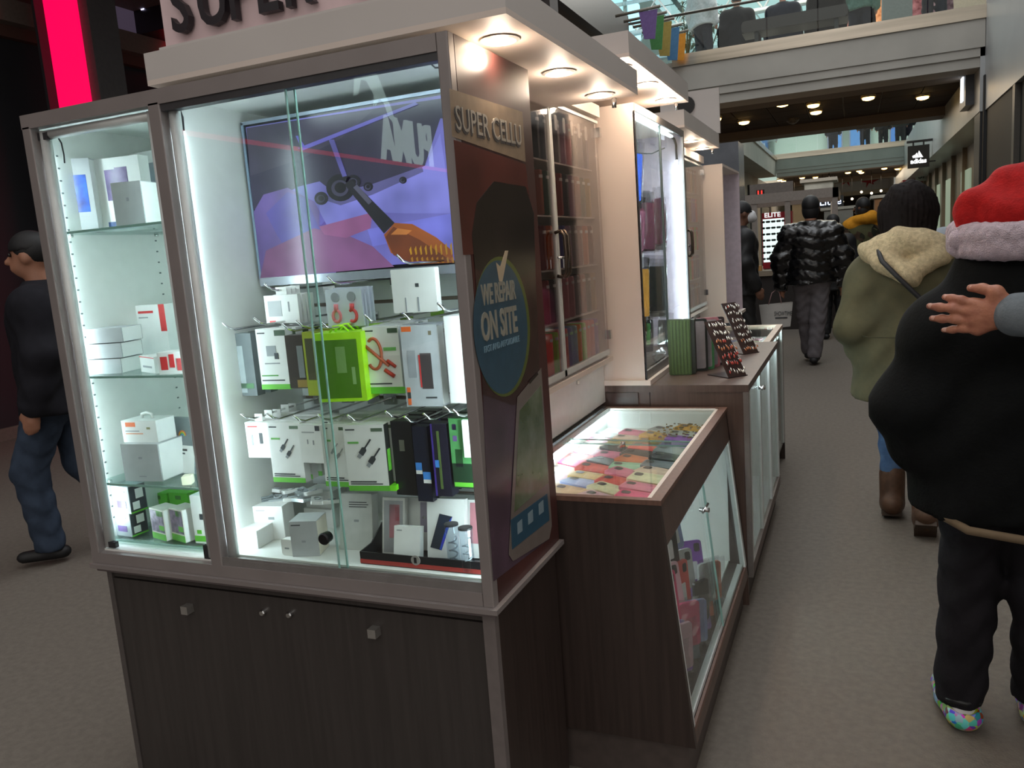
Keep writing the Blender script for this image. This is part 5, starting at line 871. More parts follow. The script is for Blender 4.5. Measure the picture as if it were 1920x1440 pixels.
def hand_prims(w, e, s, side, curl=.5):
    """palm and five fingers hanging from the wrist w, forearm coming from e"""
    d = nrm(w - e); fw = np.array([0, 1., 0]); fw = nrm(fw - fw @ d * d); sd = np.cross(d, fw) * side; P = [cone(w, w + d * .075 * s, .026 * s, .034 * s)]
    for k, L_ in enumerate((.068, .078, .072, .056)):
        b = w + d * .075 * s + fw * (.027 - .018 * k) * s; m1 = b + d * L_ * .55 * s + sd * 0.006 * s - sd * curl * .01; t = m1 + d * L_ * .42 * s - sd * curl * .03 * s; P += [cone(b, m1, .0105 * s, .0095 * s), cone(m1, t, .0095 * s, .008 * s)]
    b = w + d * .022 * s + fw * .026 * s; P += [cone(b, b + d * .035 * s + fw * .022 * s, .013 * s, .011 * s), cone(b + d * .035 * s + fw * .022 * s, b + d * .062 * s + fw * .026 * s, .011 * s, .009 * s)]; return P
def shoe_prims(a, s, yaw, pit=0, w_=.045):
    f = np.array([math.sin(-yaw) * -1, math.cos(yaw), 0]); c, q = math.cos(pit), math.sin(pit); f = np.array([f[0] * c, f[1] * c, -q]); up = np.array([f[0] * q, f[1] * q, c])
    b = a - up * .045 * s; return [cone(b - f * .05 * s, b + f * .13 * s, w_ * s, w_ * .86 * s, (1, 1, 1.25)), cone(a, a + up * .04 * s, .045 * s)]
def person(label, loc, yaw, h=1.75, res=.016, skin=SKIN, hair=None, hairm=None, top=None, topm=None, hem=.85, puff=0, thick=.03, pants=None, pthick=.02, shoe=None, hat=None, J={}, group=None, cat='person', extra=None, headturn=0, k=.05, waist_cut=None, hands=True):
    j, s = skeleton(h, **J); th = thing('person', label, cat, loc, yaw, group)
    B = []; hd = j['head']; ct, st = math.cos(headturn), math.sin(headturn); R2 = lambda x, y, z: hd + s * np.array([x * ct - y * st, x * st + y * ct, z])
    B += [ellp(R2(0, -.01, .02), np.array([.076, .094, .098]) * s), ellp(R2(0, .03, -.05), np.array([.056, .062, .062]) * s), cone(R2(0, .09, .005), R2(0, .112, -.028), .010 * s, .016 * s), ellp(R2(-.078, 0, -.01), np.array([.012, .022, .032]) * s), ellp(R2(.078, 0, -.01), np.array([.012, .022, .032]) * s), ellp(R2(0, .088, -.062), np.array([.026, .012, .009]) * s)]
    B += [cone(j['neck'] - [0, 0, .02 * s], hd - [0, .01 * s, .06 * s], .056 * s), cone(j['chest'], j['waist'], .145 * s, .125 * s, (.88, 1.25, 1)), cone(j['waist'], j['hip'], .125 * s, .145 * s, (.88, 1.2, 1)), cone(j['shL'], j['shR'], .062 * s)]
    for a in 'LR':
        B += [cone(j['sh' + a], j['el' + a], .050 * s, .040 * s), cone(j['el' + a], j['wr' + a], .039 * s, .027 * s), cone(j['hip' + a], j['kn' + a], .083 * s, .055 * s), cone(j['kn' + a], j['an' + a], .054 * s, .038 * s), cone(j['an' + a] - [0, 0, .03 * s], j['an' + a] + [0, .12 * s, -.05 * s], .032 * s, .026 * s)]
        if hands: B += hand_prims(j['wr' + a], j['el' + a], s, -1 if a == 'L' else 1)
    sdobj('body', B, res, skin, th, k=.02 * s)
    if res < .02:
        for sx in (-1, 1): m = MB(); p = R2(sx * .03, .083, .012); m.ell(p, (.011 * s,) * 3, mat((30, 24, 22), .2), 8); m.build('eye', th)
    if hair: sdobj('hair', hair(R2, s, j), min(res, .012) if h != 1.62 else .008, hairm, th, k=.02 if h != 1.62 else .045, disp=None if h != 1.62 else (lambda g: .0035 * np.sin(np.arctan2(g[..., 0], g[..., 1] + .01) * 34 + 5 * g[..., 2]) + .004 * np.sin(g[..., 0] * 70 + g[..., 2] * 25)))
    if pants is not None:
        P = [cone(j['hip'] + [0, 0, .05 * s], j['hip'] - [0, 0, .03 * s], (.145 + pthick) * s, (.15 + pthick) * s, (.86, 1.15, 1))]
        for a in 'LR': P += [cone(j['hip' + a], j['kn' + a], (.085 + pthick) * s, (.062 + pthick) * s), cone(j['kn' + a], j['an' + a], (.062 + pthick) * s, (.050 + pthick) * s)]
        fold = lambda g: .004 * np.sin(g[..., 2] * 55 + 3 * np.sin(g[..., 0] * 30 + g[..., 1] * 21)) * (g[..., 2] < .5 * h)
        sdobj('trousers', P, res, pants, th, k=.03, disp=fold, cuts=lambda g: np.maximum(.075 * s - g[..., 2], g[..., 2] - j['hip'][2] - .12 * s))
    if top is not None:
        dz = np.array([0, 0, thick * .9 * s]); j = dict(j); j['shL'] = j['shL'] - dz; j['shR'] = j['shR'] - dz
        P = [cone(j['chest'] + [0, 0, .02 * s], j['waist'], (.16 + thick) * s, (.14 + thick) * s, (.84, 1.15, 1)), cone(j['waist'], np.array([j['hip'][0], j['hip'][1], hem * s - .05 * s]), (.14 + thick) * s, (.165 + thick) * s, (.84, 1.12, 1)), cone(j['shL'], j['shR'], (.068 + thick) * s), cone(j['neck'] - [0, 0, .06 * s], j['neck'] + [0, 0, .01 * s], (.075 + thick * .6) * s, (.062 + thick * .4) * s)]
        for a in 'LR': P += [cone(j['sh' + a], j['el' + a], (.056 + thick) * s, (.050 + thick) * s), cone(j['el' + a], j['wr' + a] + (j['el' + a] - j['wr' + a]) * .05, (.050 + thick) * s, (.036 + thick) * s)]
        if extra: P += extra(j, s)
        nx_ = j['neck'][2]
        if puff: dp = lambda g: -puff * (np.abs(np.sin(g[..., 2] * 27 + .6 * np.sin(g[..., 0] * 14)))) ** .6 + puff * .6 + .005 * np.sin(g[..., 0] * 75 + 4 * np.sin(g[..., 2] * 38)) * np.sin(g[..., 2] * 60)
        else: dp = lambda g: .005 * np.sin(g[..., 2] * 34 + 4 * np.sin(g[..., 0] * 13 + g[..., 1] * 9)) * np.clip((nx_ - g[..., 2]) * 4, 0, 1)
        cutz = lambda g: np.where((np.abs(g[..., 0]) < .235 * s) | (j['wrL'][2] > (hem + .06) * s), hem * s - g[..., 2] + .012 * np.sin(g[..., 0] * 12), -1)
        sdobj(topm or 'jacket', P, res, top, th, k=k, disp=dp, cuts=lambda g: np.maximum(g[..., 2] - nx_ - .04 * s, cutz(g)))
    if shoe is not None:
        for a in 'LR': sdobj('shoe', shoe_prims(j['an' + a], s, j['yaw' + a], j['pit' + a]), min(res, .012), shoe, th, k=.02)
    if hat: hat(th, R2, s, j)
    th['sc'] = s; return th, j, R2
def beanie(mt, low=-.02): return lambda th, R2, s, j: sdobj('hat', [ellp(R2(0, -.012, .035), np.array([.088, .106, .10]) * s)], .012, mt, th, k=.02, cuts=lambda g: R2(0, 0, low)[2] - g[..., 2])
def cap_hair(R2, s, j): return [ellp(R2(0, -.02, .035), np.array([.086, .098, .096]) * s)]
BLK = mat((26, 26, 28), .6, var=.1, sc=40); JEAN = mat((66, 92, 130), .8, var=.15, sc=14, c2=(90, 120, 160))
# ---- woman in the olive parka
PARKA = mat((98, 94, 72), .8, var=.12, sc=9, bump=.3, c2=(84, 82, 64)); FLEECE = mat((210, 192, 156), .95, var=.15, sc=60, bump=1.5)
Jw = dict(shL=(-.165, -.01, 1.345), shR=(.165, -.01, 1.345), elL=(-.235, -.05, 1.08), wrL=(-.20, .08, .92), elR=(.235, -.05, 1.08), wrR=(.20, .08, .92), hipL=(-.085, 0, .93), knL=(-.085, .16, .52), anL=(-.07, .12, .13), knR=(.085, -.02, .5), anR=(.08, -.16, .14), pitR=.75, pitL=.1, yawR=0)
def bob(R2, s, j): return [cone(R2(-.06, -.05, -.06), R2(-.075, -.12, -.17), .075 * s, .035 * s), cone(R2(.0, -.07, -.06), R2(-.01, -.15, -.185), .08 * s, .03 * s), cone(R2(.06, -.05, -.06), R2(.07, -.11, -.16), .07 * s, .03 * s), ellp(R2(0, -.03, .03), np.array([.125, .12, .12]) * s), cone(R2(-.055, -.04, -.02), R2(-.06, -.055, -.10), .075 * s, .05 * s), cone(R2(.05, -.04, -.02), R2(.05, -.05, -.09), .078 * s, .05 * s), cone(R2(0, -.06, 0), R2(-.02, -.085, -.14), .09 * s, .045 * s)]
th, j, R2 = person('woman with a dark bob in an olive parka with cream fleece hood, walking away', (.235, 4.22, 0), -.03, 1.62, .012, hair=bob, hairm=mat((24, 18, 18), .76, var=.2, sc=50), top=PARKA, topm='parka', hem=.70, thick=.055, pants=JEAN, pthick=.0, J=Jw, k=.06,
    extra=lambda j, s: [cone(j['hip'] + [0, -.02, .1], j['hip'] + [0, -.02, -.2], .19 * s, .215 * s, (.9, 1.15, 1))])
s = .95; n_ = j['neck']
ring = [n_ + s * np.array([.155 * math.sin(a), -.05 + .115 * math.cos(a) * 1.0, -.045 - .028 * math.cos(a) + .02]) for a in np.linspace(0, 2 * PI, 19)]
P = [cone(ring[i], ring[i + 1], (.050 + .022 * max(0, -math.cos(2 * PI * i / 18))) * s) for i in range(18)] + [cone(n_ + [-.10, -.17, -.06], n_ + [0, -.21, -.115], .055), cone(n_ + [.10, -.17, -.06], n_ + [0, -.21, -.115], .055), cone(n_ + [-.05, -.12, -.03], n_ + [.06, -.12, -.03], .06)]
sdobj('fleece_hood', P, .010, FLEECE, th, k=.025, disp=lambda g: .004 * np.sin(g[..., 0] * 60 + g[..., 2] * 40) + .010 * np.sin(g[..., 0] * 22 + g[..., 2] * 30), cut=[cone(n_ + [-.03, -.085, .02], n_ + [.05, -.075, .04], .036)])
m = MB(); sp_ = [(-.11, -.045, 1.40), (-.135, -.16, 1.37), (-.11, -.265, 1.30), (-.04, -.285, 1.22), (.05, -.275, 1.12), (.14, -.25, 1.02), (.22, -.2, .93)]
m.tube([tuple(np.array(q) * 1.0) for q in sp_], .011, mat((28, 28, 32), .5), 8); m.build('bag_strap', th)
m = MB(); m.tube([(-.215, -.11, .955), (-.17, -.205, .955), (-.06, -.243, .955), (.06, -.243, .955), (.17, -.205, .955)], .003, mat((70, 68, 52), .8), 5); m.build('waist_seam', th)
BOOT = mat((96, 68, 50), .6, var=.2, sc=25); SOLE = mat((70, 54, 42), .6)
def boot(a, s, yaw, pit, nm='boot'):
    f = np.array([0, math.cos(pit), -math.sin(pit)]); up = np.array([0, math.sin(pit), math.cos(pit)]); b = a - up * .05
    o = sdobj(nm, [cone(b - f * .045, b + f * .12, .05 * s, .046 * s), cone(b, a + up * .10, .055 * s, .058 * s)], .008, BOOT, th, k=.02)
    sl = MB(); q = [(-.055, -.045), (.0, -.05), (.08, -.048), (.15, -.04), (.17, 0), (.15, .04), (.08, .046), (0, .046), (-.055, .042)]; vs = []
    for t in (0, .022):
        for u, v in q: p = b + f * u + up * (t - .058) + np.array([v, 0, 0]); vs.append(tuple(p))
    n = len(q); sl.add(vs, [list(range(n)), list(range(n, 2 * n))[::-1]] + [(i, n + i, n + (i + 1) % n, (i + 1) % n) for i in range(n)], SOLE); sl.build('sole', o)
boot(j['anL'], 1.05, 0, .15); boot(j['anR'], 1.05, 0, .75)
# ---- person in the santa hat and black coat
COAT = mat((17, 19, 20), .9, var=.12, sc=30, bump=.3); PJ = mat((36, 34, 38), .85, var=.15, sc=14, bump=.4)
Js = dict(head=(.0, .02, 1.62), neck=(0, -.01, 1.52), shL=(-.175, -.01, 1.335), shR=(.175, -.01, 1.335), elL=(-.265, -.02, 1.08), wrL=(-.235, .02, .95), elR=(.27, -.02, 1.08), wrR=(.25, .05, .9), knL=(-.095, .06, .5), anL=(-.125, .03, .10), knR=(.10, .02, .5), anR=(.11, .10, .10), hipL=(-.085, 0, .93), yawL=-.15)
cx, cy = .39, 2.46
th, j, R2 = person('person in a red santa hat and long black coat, seen from behind', (cx, cy, 0), .0, 1.55, .010, hair=cap_hair, hairm=mat((30, 24, 22), .6), top=COAT, topm='coat', hem=.76, thick=.055, pants=PJ, pthick=.026, J=Js, k=.07,
    extra=lambda j, s: [cone(j['elL'] + [0, 0, .0], j['elL'] + [.02, 0, -.08], .10 * s, .085 * s), cone(j['hip'] + [0, 0, .08], j['hip'] + [0, 0, -.12], .205 * s, .225 * s, (.88, 1.1, 1)), cone(j['neck'] - [.06, 0, .02], j['neck'] + [.06, 0, -.02], .09 * s)])
s = 1.55 / 1.75
m = MB(); m.tube([(-.165, -.13, .672), (-.12, -.185, .660), (0, -.212, .652), (.12, -.185, .660), (.17, -.12, .672)], .012, mat((120, 104, 84), .8), 6); m.build('coat_lining', th)
RD = mat((176, 30, 30), .75, var=.12, sc=50, bump=.5); FU = mat((206, 190, 200), .95, var=.08, sc=80, bump=1.5)
hd = j['head']
sdobj('santa_hat', [ellp(hd + [0, -.015, .025], (.125, .135, .085)), cone(hd + [0, -.02, .05], hd + [.03, -.02, .085], .09, .07), cone(hd + [.03, -.02, .09], hd + [-.015, -.03, .10], .06, .045), cone(hd + [-.04, -.04, .075], hd + [-.115, -.055, .05], .05, .032), cone(hd + [-.115, -.055, .05], hd + [-.128, -.07, -.005], .03, .016)], .007, RD, th, k=.03,
      disp=lambda g: .004 * np.sin(g[..., 0] * 45 + g[..., 2] * 60) * np.clip((g[..., 2] - hd[2]) * 20, 0, 1), cuts=lambda g: hd[2] - .05 - g[..., 2])
rg = [hd + [.132 * math.sin(a), -.012 + .142 * math.cos(a), -.028 + .012 * math.cos(a)] for a in np.linspace(0, 2 * PI, 25)]
sdobj('fur_brim', [cone(rg[i] + [0, 0, .014], rg[i + 1] + [0, 0, .014], .026) for i in range(24)] + [cone(rg[i] - [0, 0, .022], rg[i + 1] - [0, 0, .022], .024) for i in range(24)], .006, FU, th, k=.02, disp=lambda g: .0025 * np.sin(g[..., 0] * 170) * np.sin(g[..., 2] * 150 + g[..., 1] * 140))
sdobj('pompom', [ellp(hd + [-.138, -.075, -.03], (.026, .026, .028))], .006, FU, th, disp=lambda g: .002 * np.sin(g[..., 0] * 200) * np.sin(g[..., 2] * 190))
MULT = mat((200, 80, 90), .45, kind='patches', sc=55)
for a, yw in (('L', -.15), ('R', .1)):
    f = np.array([math.sin(-yw) * -1, math.cos(yw), 0]); b = j['an' + a] * [1, 1, 0] + [0, 0, .045]; up = np.array([0, 0, 1.])
    o = sdobj('clog', [cone(b - f * .045, b + f * .05, .050, .052, (1, 1, 1.15)), cone(b + f * .05, b + f * .13, .053, .046, (1, 1, 1.2))], .007, MULT, th, k=.02, cut=[cone(b - f * .05 + up * .05, b + f * .02 + up * .06, .043)])
    sdobj('sock', [cone(b - f * .028, j['an' + a] + up * .03, .040, .037)], .008, mat((226, 224, 222), .8), o, k=.02)
    sx = np.array([math.cos(yw), -math.sin(yw), 0]) * .052
    m = MB(); m.tube([tuple(b + sx + f * .01 + up * .035), tuple(b + sx * .75 - f * .045 + up * .042), tuple(b - f * .066 + up * .045), tuple(b - sx * .75 - f * .045 + up * .042), tuple(b - sx + f * .01 + up * .035)], .009, BLACK, 8); m.build('heel_strap', o)
    m = MB(); m.tube([tuple(b - f * .05 - up * .035), tuple(b + f * .13 - up * .035)], .04, BLACK, 10, Matrix.Translation((0, 0, 0))) if False else None
# ---- adult outside the frame whose hand rests on the santa hat person's shoulder
Ja = dict(shL=(-.185, -.01, 1.45), elL=(-.30, .16, 1.25), wrL=(-.44, .25, 1.245))
ax_, ay_ = .76, 1.93
SLV = mat((112, 120, 126), .85, var=.08, sc=50, bump=.3)
th, j, R2 = person('adult mostly outside the frame at right, grey sleeve around the santa hat person', (ax_, ay_, 0), 0, 1.75, .016, hair=cap_hair, hairm=mat((30, 24, 22), .6), top=SLV, topm='jacket', hem=.85, thick=.02, pants=PJ, shoe=BLK, J=dict(shL=(-.17, -.01, 1.41), elL=(-.22, .10, 1.24), wrL=(-.335, .215, 1.245), shR=(.185, -.01, 1.41)), hands=False)
def PX(u, v, y): return W(u, v, 'y', y)
yh = 2.155
HS = mat((176, 118, 92), .5, var=.1, sc=40, bump=.25, c2=(158, 100, 80)); P = []
wr = PX(1905, 585, 2.13); k4 = [PX(1824, 570, yh), PX(1816, 585, yh), PX(1820, 603, yh), PX(1832, 618, yh)]; tips = [PX(1772, 557, yh + .02), PX(1743, 574, yh + .02), PX(1748, 597, yh + .02), PX(1770, 619, yh + .02)]
for i, (kk_, tp) in enumerate(zip(k4, tips)):
    r_ = (.0090, .0092, .0088, .0078)[i]; base = kk_ + (wr - kk_) * .12; d1 = tp - kk_; p1 = kk_ + d1 * .42 + [0, -.007, .003]; p2 = kk_ + d1 * .74 + [0, -.003, .001]
    P += [cone(base, kk_, .0125, .0115), cone(kk_, p1, .0108, r_), cone(p1, p2, r_, r_ * .95), cone(p2, tp, r_ * .95, r_ * .82), cone(wr + (kk_ - wr) * .3, kk_ + (wr - kk_) * .05, .022, .013)]
palm = PX(1862, 590, 2.155); P += [cone(wr, palm, .028, .030, (1, 1.25, 1)), cone(palm, PX(1838, 595, 2.155), .032, .026, (1, 1.3, 1))]
t0, t1, t2, t3 = PX(1885, 570, 2.14), PX(1868, 548, 2.135), PX(1842, 541, 2.15), PX(1820, 540, 2.165); P += [cone(t0, t1, .022, .0135), cone(t1, t2, .0135, .0105), cone(t2, t3, .0108, .0088), cone(palm, t1, .026, .014)]
el = np.array([ax_ - .22, ay_ + .10, 1.24]); P += [cone(wr, wr + (el - wr) * .6, .028, .034)]
off = np.array([ax_, ay_, 0]); 
def sh(q): return (q[0], q[1] - off, q[2] - off, *q[3:])
o = sdobj('hand', [sh(q) for q in P], .0028, HS, th, k=.010)
for i, tp in enumerate(tips + [t3]):
    kk_ = (k4 + [t2])[i]; d = nrm(tp - kk_); c = tp - d * .002 + np.array([0, -.0066, .0015]) - off; m = MB(); m.ell(tuple(c), (.0065, .0022, .0050), mat((206, 160, 142), .3), 8); m.build('fingernail', o)
sdobj('cuff', [sh(cone(PX(1908, 590, 2.13), PX(1908, 590, 2.13) + (el - wr) * .6, .050, .056))], .006, SLV, th, k=.01)
# ---- man in the glossy black puffer with a white bag
PUF = mat((12, 12, 14), .27, var=.1, sc=40, coat=.25); TR = mat((112, 108, 112), .8, var=.1, sc=12)
Jm = dict(shL=(-.20, -.01, 1.41), shR=(.20, -.01, 1.41), elL=(-.30, -.02, 1.13), elR=(.31, -.02, 1.12), wrL=(-.30, .04, .86), wrR=(.30, .05, .86), knL=(-.07, .10, .52), anL=(-.06, .26, .12), knR=(.06, .0, .50), anR=(.02, -.02, .10), pitL=-.2)
th, j, R2 = person('man in a glossy black puffer jacket and grey trousers walking away', (-.425, 9.45, 0), -.02, 1.83, .014, hair=cap_hair, hairm=BLK, top=PUF, topm='puffer_jacket', hem=.86, puff=.02, thick=.05, pants=TR, pthick=.022, shoe=BLK, J=Jm, hat=beanie(BLK, -.045))
sdobj('balaclava', [ellp(R2(0, -.01, -.02), np.array([.09, .10, .12]))], .012, BLK, th)
p = W(1462, 590, 'y', 9.5); WB = mat((196, 194, 190), .6, var=.06, sc=6, bump=.4); th = thing('shopping_bag', 'white shopping bag printed SHOWTIME carried by the man in the puffer jacket', 'bag', (p[0] - .03, 9.5, .41), .1)
m = MB(); vs = [(-.16, -.04, 0), (.14, -.04, .02), (.14, .04, .02), (-.16, .04, 0), (-.19, -.06, .27), (.17, -.06, .29), (.17, .06, .29), (-.19, .06, .27)]; m.add(vs, [(0, 3, 2, 1), (0, 1, 5, 4), (1, 2, 6, 5), (2, 3, 7, 6), (3, 0, 4, 7)], WB); m.build('bag_body', th)
m = MB(); m.text('SHOWTIME', Matrix.Translation((-.03, -.0575, .15)) @ Matrix.Rotation(PI / 2 + .07, 4, 'X') @ Matrix.Rotation(-.03, 4, 'Z'), .07, INK, sx=.52, off=.0); m.box(-.02, .11, -.053, -.051, .115, .13, INK); m.build('printed_name', th)
m = MB()
for y in (-.05, .05): m.tube([(-.09, y, .27), (-.05, y * .4, .40), (.0, 0, .44), (.03, y * .4, .40), (.05, y, .28)], .004, mat((190, 150, 150), .6), 6)
m.build('handle', th)
# ---- man in a white mask
th, j, R2 = person('man in dark coat, knit cap and white face mask, facing right', (-1.14, 9.3, 0), -PI / 2 + .35, 1.83, .014, skin=SKIN2, top=BLK, topm='coat', hem=.78, thick=.035, pants=BLK, shoe=BLK, hat=beanie(BLK, .0), J=dict(wrL=(-.24, .06, .87), wrR=(.24, .08, .87)))
sdobj('face_mask', [ellp(R2(0, .068, -.045), np.array([.068, .062, .062])), cone(R2(0, .10, -.01), R2(0, .115, -.06), .035)], .008, mat((214, 214, 216), .8), th, k=.03)
# ---- man with yellow hood and camouflage coat
YEL = mat((206, 142, 42), .85, var=.08, sc=30); CAM = mat((60, 60, 48), .85, kind='camo', sc=16)
th, j, R2 = person('man in a black balaclava, yellow hooded coat with camouflage sleeves', (.12, 12.3, 0), .35, 1.86, .016, skin=SKIN2, top=CAM, topm='camouflage_coat', hem=.82, thick=.05, pants=BLK, shoe=BLK, headturn=.75, hat=beanie(BLK, -.02))
sdobj('balaclava', [ellp(R2(0, .0, -.035), np.array([.088, .105, .115]))], .012, BLK, th, cut=[ellp(R2(0, .1, .01), (.055, .05, .022))])
n_ = j['neck']; rg = [n_ + [.16 * math.sin(a), -.02 + .13 * math.cos(a), -.01 - .03 * math.cos(a)] for a in np.linspace(0, 2 * PI, 15)]
sdobj('yellow_hood', [cone(rg[i], rg[i + 1], .058) for i in range(14)] + [cone(n_ + [-.2, -.04, -.07], n_ + [.2, -.04, -.07], .10), cone(n_ + [0, -.15, .02], n_ + [.08, -.1, .06], .07)], .014, YEL, th, k=.03)
person('dark clothed figure in a black hood between the puffer and the yellow hood', (-.25, 11.75, 0), .1, 1.66, .02, top=BLK, topm='coat', hem=.7, thick=.04, pants=BLK, shoe=BLK, hat=beanie(BLK, -.1))
# ---- man at the far left edge
person('man in dark jacket and blue grey jeans walking past at the left edge', (-3.93, 2.95, 0), 2.2, 1.74, .014, hair=cap_hair, hairm=BLK, top=mat((36, 36, 42), .8, var=.1, sc=20), topm='jacket', hem=.82, thick=.04, pants=mat((62, 74, 92), .8, var=.15, sc=14), pthick=.025, shoe=BLK, hat=beanie(BLK, .03), J=dict(knL=(-.10, .16, .52), anL=(-.1, .12, .10), knR=(.09, -.04, .5), anR=(.1, -.3, .15), pitR=.6))
# ---- child hat with pink and grey ears beyond the woman
p = W(1778, 432, 'y', 5.6); th, j, R2 = person('child in a grey and pink eared hat beyond the parka woman', (p[0] - .02, 5.6, 0), 0, 1.40, .016, hair=None, top=mat((120, 60, 80), .8), topm='coat', hem=.7, thick=.05, pants=BLK, shoe=BLK, J=dict(head=(0, .02, 1.62)))
hd = j['head']; sdobj('eared_hat', [ellp(hd + [0, 0, .03], (.10, .11, .10)), cone(hd + [-.07, 0, .08], hd + [-.11, 0, .12], .03, .02), cone(hd + [.07, 0, .08], hd + [.11, 0, .12], .03, .02)], .01, mat((150, 158, 166), .9), th, k=.02); m = MB(); m.ell(tuple(hd + [-.11, -.02, .115]), (.03, .03, .03), mat((220, 60, 120), .8), 8); m.ell(tuple(hd + [.02, -.10, .08]), (.025, .025, .03), mat((220, 60, 120), .8), 8); m.build('pink_pompom', th)
# ---- people on the upper level
def upper(lab, u, v, y, h, yaw, c, z=4.32, seat=False, **kw):
    p = W(u, v, 'y', y); J = dict(hip=(0, 0, .95))
    if seat: J = dict(knL=(-.1, .42, .95), knR=(.1, .42, .95), anL=(-.1, .42, .55), anR=(.1, .42, .55)); z = z - .45
    return person(lab, (p[0], y, z), yaw, h, .022, hair=cap_hair, hairm=BLK, top=mat(c, .8, var=.1), topm='jacket', hem=.85, thick=.045, pants=mat((44, 46, 54), .8), shoe=None if seat else BLK, J=J, group=None, **kw)
upper('large person in black leaning on the upper level bench, left of the pair', 1382, 40, 15.25, 1.75, .3, (24, 26, 30), seat=True)
upper('person in a dark blue jacket sitting on the upper level bench', 1468, 40, 15.2, 1.68, -.1, (30, 36, 50), seat=True)
upper('person in a black coat walking with bent legs on the upper bench, above the fascia', 1548, 20, 15.25, 1.75, .2, (26, 24, 24), seat=True)
upper('shopper in a colourful patterned shawl on the upper level', 1612, 20, 15.9, 1.7, 0, (90, 120, 110))
upper('shopper in dark clothes on the upper level right of the grey planter', 1752, 10, 15.2, 1.7, 0, (60, 40, 44))
upper('person in a white top beside the tall plants on the upper level', 1318, 70, 15.0, 1.62, -.5, (200, 206, 210))
for k, (u, c, lb) in enumerate(((1443, (150, 155, 165), 'onlooker in a pale jacket beyond the far railing, left end'), (1562, (26, 28, 40), 'onlooker leaning beyond the far railing by the blue display'), (1622, (22, 24, 30), 'dark onlooker beyond the far railing, middle'), (1656, (24, 26, 34), 'tallest onlooker beyond the far railing'), (1688, (40, 44, 44), 'left one of the close pair beyond the far railing'), (1701, (24, 26, 30), 'right one of the close pair beyond the far railing'))):
    p = W(u, 255, 'y', 34.2 + .45 * (k % 2)); person(lb, (p[0], 34.2 + .45 * (k % 2), 4.32), .2 * (-1) ** k, 1.62 + .04 * (k % 3), .035, hair=cap_hair, hairm=BLK, top=mat(c, .8), topm='jacket', hem=.8, thick=.04, pants=mat((40, 40, 50), .8), k=.05)
# ================================================================ things around and beyond
for i, (u, cc, nm) in enumerate(((1216, (120, 98, 150), 'purple'), (1229, (84, 140, 84), 'green'), (1244, (170, 150, 84), 'olive yellow'), (1259, (84, 128, 168), 'blue'), (1272, (222, 150, 60), 'orange'))):
    y = 11.2 + i * .55; p = W(u, 20 + i * 11, 'y', y); q = W(u, (72, 92, 104, 112, 112)[i], 'y', y); th = thing('hanging_banner', nm + ' tapering cloth banner hanging from a wall pole over the kiosk', 'banner', (p[0], y, q[2]), group=None)
    h_ = p[2] - q[2]; m = MB(); m.ext([(-.13, h_), (-.075, 0), (.07, -.02), (.12, h_)], -.006, .006, mat(cc, .8, var=.06), 'y'); m.build('cloth', th); m = MB(); m.tube([(-.45, 0, h_ + .01), (.16, 0, h_ + .03)], .02, mat((130, 124, 112), .5), 8); m.build('pole', th)
for i, u in enumerate((1288, 1318)):
    p = W(u, 100, 'y', 15.7 + i * .9); th = thing('potted_plant', ('tall thin bamboo like plant', 'broad leaved plant')[i] + ' in a pot on the upper level near the windows', 'plant', (p[0], 15.7 + i * .9, 4.32)); m = MB(); m.lathe([(.16, 0), (.2, .4), (.18, .4)], (0, 0, 0), mat((70, 66, 62), .6), 14); m.build('pot', th)
    random.seed(i); m = MB(); lv = MB(); G_ = mat((52, 84, 66), .6, var=.2)
    for k in range(8):
        a = random.uniform(0, 6.28); r = random.uniform(.05, .35); zt = random.uniform(.9, 1.6) + .1 * i; m.tube([(0, 0, .4), (r * .4 * math.cos(a), r * .4 * math.sin(a), zt * .6), (r * math.cos(a), r * math.sin(a), zt)], .012, mat((70, 80, 60), .7), 5)
        for q in range(7):
            t = .5 + q * .08; b = random.uniform(0, 6.28); x, y_, z = r * t * math.cos(a), r * t * math.sin(a), .4 + (zt - .4) * t; L_ = .2 + .1 * i; w_ = .02 + .04 * i; dx, dy = math.cos(b), math.sin(b)
            lv.add([(x, y_, z), (x + dx * L_ * .5 - dy * w_, y_ + dy * L_ * .5 + dx * w_, z + .06), (x + dx * L_, y_ + dy * L_, z - .05), (x + dx * L_ * .5 + dy * w_, y_ + dy * L_ * .5 - dx * w_, z + .05)], [(0, 1, 2, 3)], G_)
    m.build('stems', th); lv.build('leaves', th, kind='stuff')
a, b = W(1392, 60, 'y', 14.5), W(1590, 30, 'y', 14.5); th = thing('bench', 'long dark bench with curved ends behind the upper glass railing', 'bench', ((a[0] + b[0]) / 2, 14.6, 4.32), world=True)
m = MB(); m.box(a[0], b[0], 14.4, 14.9, 4.74, 4.84, mat((52, 46, 42), .6)); m.build('seat', th); m = MB(); m.rbox(a[0], b[0], 14.36, 14.42, 4.74, 4.92, mat((46, 40, 38), .6), .06, ax='y'); m.build('backrest', th)
for x in (a[0] + .2, b[0] - .2): m = MB(); m.box(x, x + .06, 14.4, 14.9, 4.32, 4.74, BLACK); m.build('leg', th)
a, b = W(1655, 40, 'y', 14.6), W(1711, 0, 'y', 14.6); m = MB(); m.box(a[0], b[0], 14.6, 15.2, 4.32, 5.6, mat((120, 126, 124), .6)); m.build('planter_box', label='plain grey box shaped planter on the upper level behind the glass', cat='planter', loc=((a[0] + b[0]) / 2, 14.9, 4.32))
p = W(1475, 66, 'y', 15.6); m = MB(); m.box(p[0] - .07, p[0] + .07, 15.6, 15.7, 4.4, 4.85, mat((255, 240, 210), em=2)); m.build('glow_lamp', label='small bright glowing panel under the upper level bench', cat='light', loc=(p[0], 15.6, 4.4))
